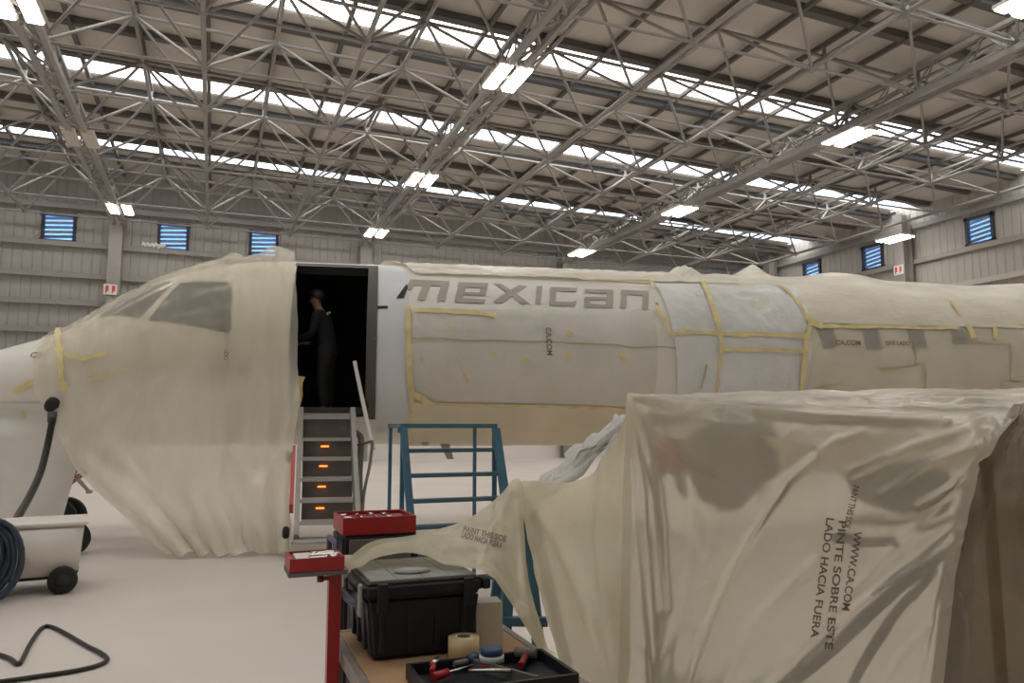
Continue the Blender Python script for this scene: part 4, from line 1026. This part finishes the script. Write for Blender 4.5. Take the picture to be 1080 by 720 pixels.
# ------------------------------------------------------------------ foreground plastic sheets
M['film_front'] = film('front film', (.86, .81, .68), clear=.38, back=.32, rough=.17, crinkle=.3, cscale=8, var=.07, spec=1, blur=.42)
M['film_cream'] = film('cream film', (.88, .81, .62), clear=.18, back=.5, rough=.26, crinkle=.35, cscale=9, var=.08)
M['film_dark'] = film('dark film', (.17, .12, .075), clear=.08, back=.2, rough=.22, crinkle=.35, cscale=8, var=.3)
M['film_bag'] = film('bag film', (.93, .94, .94), clear=.12, back=.5, rough=.22, crinkle=.9, cscale=16)
def cover(name, ctrl, nu, nv, mt, label, wr=(.01, 3, 1), lines=(), cat='plastic sheet', rest=None):
    P = cgrid([[at(*q) for q in r] for r in ctrl], nu, nv)
    P = wrinkle(P, wr[0], wr[1], wr[2], .6); P = wrinkle(P, wr[0]*.3, wr[1]*3, wr[2]+2, .5)
    P = crease(P, lines)
    if rest: P = [[rest(p) for p in r] for r in P]
    m = MB(); m.grid(P); m.f = [f[::-1] for f in m.f]; o = m.build(name, M[mt], None, fix=False); tag(o, label, cat); return o
# sheet over the tool box lid
A_ = [[(364, 596, 2.84), (392, 573, 2.92), (440, 565, 2.95), (490, 549, 2.98), (522, 528, 3.02), (544, 507, 3.05), (552, 512, 3.02)],
      [(363, 600, 2.72), (394, 577, 2.82), (440, 571, 2.84), (486, 565, 2.85), (518, 558, 2.86), (540, 552, 2.88), (552, 560, 2.88)],
      [(363, 605, 2.6), (396, 581, 2.72), (440, 576, 2.74), (482, 584, 2.7), (516, 594, 2.68), (540, 606, 2.7), (558, 618, 2.7)],
      [(364, 612, 2.48), (402, 587, 2.64), (440, 584, 2.66), (478, 601, 2.58), (510, 622, 2.5), (545, 655, 2.48), (586, 716, 2.42)]]
box_film = cover('box_film', A_, 12, 12, 'film_cream', 'cream plastic sheet pulled back over the tool box lid', (.008, 5, 31), [([(372, 592), (400, 576), (440, 569), (480, 572), (520, 600), (560, 650)], .012, 5), ([(544, 510), (520, 560), (500, 610)], .012, 6), ([(544, 510), (545, 560), (552, 620)], .012, 5)], rest=lambda p: Vector((p.x, p.y, max(p.z, ZT+.015 if p.x < tx1+.03 else 0, A.z+.02-1.1*(max(0, A.x-.03-p.x, p.x-A.x-bw-.03)+max(0, A.y-.03-p.y, p.y-A.y-bd-.03))))))
# drape between the rack corner and the trestle
B_ = [[(546, 508, 3.11), (588, 511, 3.02), (622, 503, 2.95), (648, 470, 2.8), (666, 421, 2.64)],
      [(552, 540, 3.04), (592, 530, 2.92), (624, 515, 2.85), (648, 505, 2.7), (668, 490, 2.57)],
      [(558, 572, 2.95), (592, 575, 2.8), (622, 572, 2.68), (645, 570, 2.58), (666, 565, 2.53)],
      [(573, 635, 2.72), (600, 640, 2.6), (622, 640, 2.52), (642, 640, 2.48), (664, 640, 2.49)],
      [(598, 722, 2.45), (612, 725, 2.42), (628, 725, 2.38), (642, 725, 2.42), (662, 725, 2.46)],
      [(615, 800, 2.35), (625, 800, 2.34), (635, 800, 2.34), (645, 800, 2.4), (660, 800, 2.44)]]
cover('side_drape', B_, 12, 12, 'film_cream', 'cream plastic drape falling from the rack corner to the blue trestle', (.012, 4, 33), [([(548, 512), (590, 570), (620, 640), (640, 725)], .02, 7), ([(552, 515), (640, 470)], .02, 8), ([(640, 455), (632, 560), (645, 700)], .015, 6)])
# cover over top and front of the rack
C_ = [[(663, 420, 2.66), (740, 416, 3.05), (850, 413, 3.0), (960, 412, 2.9), (1060, 411, 2.8), (1120, 410, 2.75)],
      [(662, 421, 2.60), (745, 425, 2.66), (850, 427, 2.6), (960, 429, 2.5), (1060, 431, 2.4), (1120, 430, 2.35)],
      [(661, 428, 2.53), (750, 440, 2.44), (850, 445, 2.36), (955, 449, 2.28), (1045, 452, 2.2), (1082, 432, 2.16)],
      [(658, 500, 2.50), (750, 505, 2.42), (850, 510, 2.33), (945, 512, 2.26), (1010, 505, 2.2), (1040, 492, 2.14)],
      [(656, 580, 2.47), (745, 585, 2.4), (840, 588, 2.31), (930, 590, 2.25), (985, 590, 2.2), (1014, 585, 2.14)],
      [(654, 660, 2.44), (740, 665, 2.38), (830, 668, 2.30), (920, 668, 2.24), (970, 668, 2.19), (1002, 662, 2.14)],
      [(651, 760, 2.42), (735, 765, 2.36), (825, 765, 2.28), (910, 765, 2.23), (960, 765, 2.18), (990, 765, 2.13)]]
front = cover('rack_cover', C_, 44, 34, 'film_front', 'translucent plastic cover with printed words over the rack in the right foreground', (.015, 3, 35),
      [([(724, 725), (745, 660), (770, 605), (800, 552), (830, 508), (858, 482)], 0.0274, 4), ([(664, 421), (760, 430), (860, 441), (1000, 447)], 0.0202, 4), ([(664, 421), (800, 421), (1080, 424)], 0.0166, 3),
       ([(969, 533), (1010, 510), (1053, 482)], 0.0245, 4), ([(1030, 470), (980, 486), (930, 520)], 0.0166, 5), ([(1012, 560), (960, 600), (900, 640), (850, 700)], 0.0194, 6), ([(1040, 495), (960, 560), (880, 640), (800, 725)], 0.0137, 8),
       ([(666, 425), (690, 520), (700, 640)], 0.0166, 6), ([(668, 425), (720, 500), (740, 580)], 0.0108, 8), ([(760, 725), (800, 650), (860, 590)], 0.0137, 7), ([(664, 424), (700, 470), (750, 500)], 0.0086, 4), ([(668, 430), (676, 560), (690, 725)], 0.0101, 4), ([(1020, 452), (960, 470), (900, 500)], 0.0086, 4), ([(1034, 488), (985, 540), (930, 590), (900, 620)], 0.0086, 4), ([(1012, 575), (990, 640), (975, 725)], 0.0101, 5), ([(700, 428), (850, 436), (990, 440)], 0.0086, 3), ([(690, 725), (720, 640), (735, 560)], 0.0072, 5), ([(1000, 640), (950, 690), (930, 725)], 0.0086, 5), ([(858, 482), (880, 465), (910, 455)], 0.0086, 4)])
D_ = [[(1072, 428, 2.26), (1110, 428, 2.1), (1180, 430, 2.0)], [(1030, 491, 2.25), (1080, 495, 2.06), (1180, 500, 1.96)], [(1002, 585, 2.24), (1070, 590, 2.04), (1180, 590, 1.95)],
      [(988, 662, 2.24), (1060, 665, 2.03), (1180, 665, 1.95)], [(978, 765, 2.22), (1050, 765, 2.03), (1180, 765, 1.95)]]
cover('dark_cover', D_, 16, 14, 'film_dark', 'dark brown plastic bulging at the right edge of the frame', (.012, 3, 41), [([(1085, 430), (1060, 500), (1040, 560), (1030, 640), (1026, 725)], .015, 5), ([(1015, 600), (1030, 680), (1040, 725)], .012, 4)])
inside('brown_crate', 'dark brown crate behind the dark plastic at the right edge of the frame', 'crate', lambda m: m.box((1.42, .12, .62), (.22, .4, 1.24), bev=.015), 'olive')
# white plastic bundle on top
def bundle():
    m = MB(); vs = []
    c = [(560, 512), (575, 505), (592, 492), (606, 474), (618, 452), (631, 437)]; n = 18
    rad = [.08, .2, .24, .22, .18, .03]
    P = []
    for k, q in enumerate(catmull([Vector((a, b, 0)) for a, b in c], 6)):
        p = at(q.x+10, q.y+6, 3.2); t = k/30; r = interp([(i/5, v) for i, v in enumerate(rad)], min(t, 1))
        P.append([p+(cr*math.cos(2*math.pi*j/n)*.8+cf*math.sin(2*math.pi*j/n)*.6+cu*math.cos(2*math.pi*j/n)*.5)*r for j in range(n+1)])
    P = wrinkle(P, .05, 7, 51, .6); P = wrinkle(P, .02, 16, 52, .7); m.grid(P); return m
o = bundle().build('plastic_bundle', M['film_bag'], None); tag(o, 'bunched white plastic film lying on the drape left of the rack corner', 'plastic film')
# printed words on the rack cover
from mathutils.bvhtree import BVHTree
bv = BVHTree.FromPolygons([v.co for v in front.data.vertices], [p.vertices for p in front.data.polygons])
def print_on(s, a, b, capx, d=2.1, bv=bv, front=front, weight=1):
    """letters running from photo position a to b, laid on the cover"""
    p = at(*a, d); q = at(*b, d); r = (q-p); ln = r.length; r.normalize(); up = cf.cross(r).normalized(); up = -up if up.dot(cr) < 0 else up
    size = capx/FPX*d/.7
    o = film_text(s, Vector(), Vector((1, 0, 0)), Vector((0, 1, 0)), size, front)
    wd = max(v.co.x for v in o.data.vertices); k = ln/wd
    for v in o.data.vertices:
        w_ = p+r*v.co.x*k+up*v.co.y; di = (w_-EYE).normalized(); h = bv.ray_cast(EYE, di)
        v.co = (h[0]-di*(.004+v.co.z)) if h[0] else w_
print_on('PAINT THIS SIDE', (900, 511), (890, 556), 6.5)
print_on('WWW.CA.COM', (901, 560), (888, 643), 8)
print_on('PINTE SOBRE ESTE', (885, 548), (870, 684), 8)
print_on('LADO HACIA FUERA', (872, 545), (855, 672), 8)
bv2 = BVHTree.FromPolygons([v.co for v in box_film.data.vertices], [p.vertices for p in box_film.data.polygons])
print_on('PAINT THIS SIDE', (488, 560), (533, 571), 6, 2.4, bv2, box_film)
print_on('LADO HACIA FUERA', (486, 566), (529, 578), 6, 2.4, bv2, box_film)
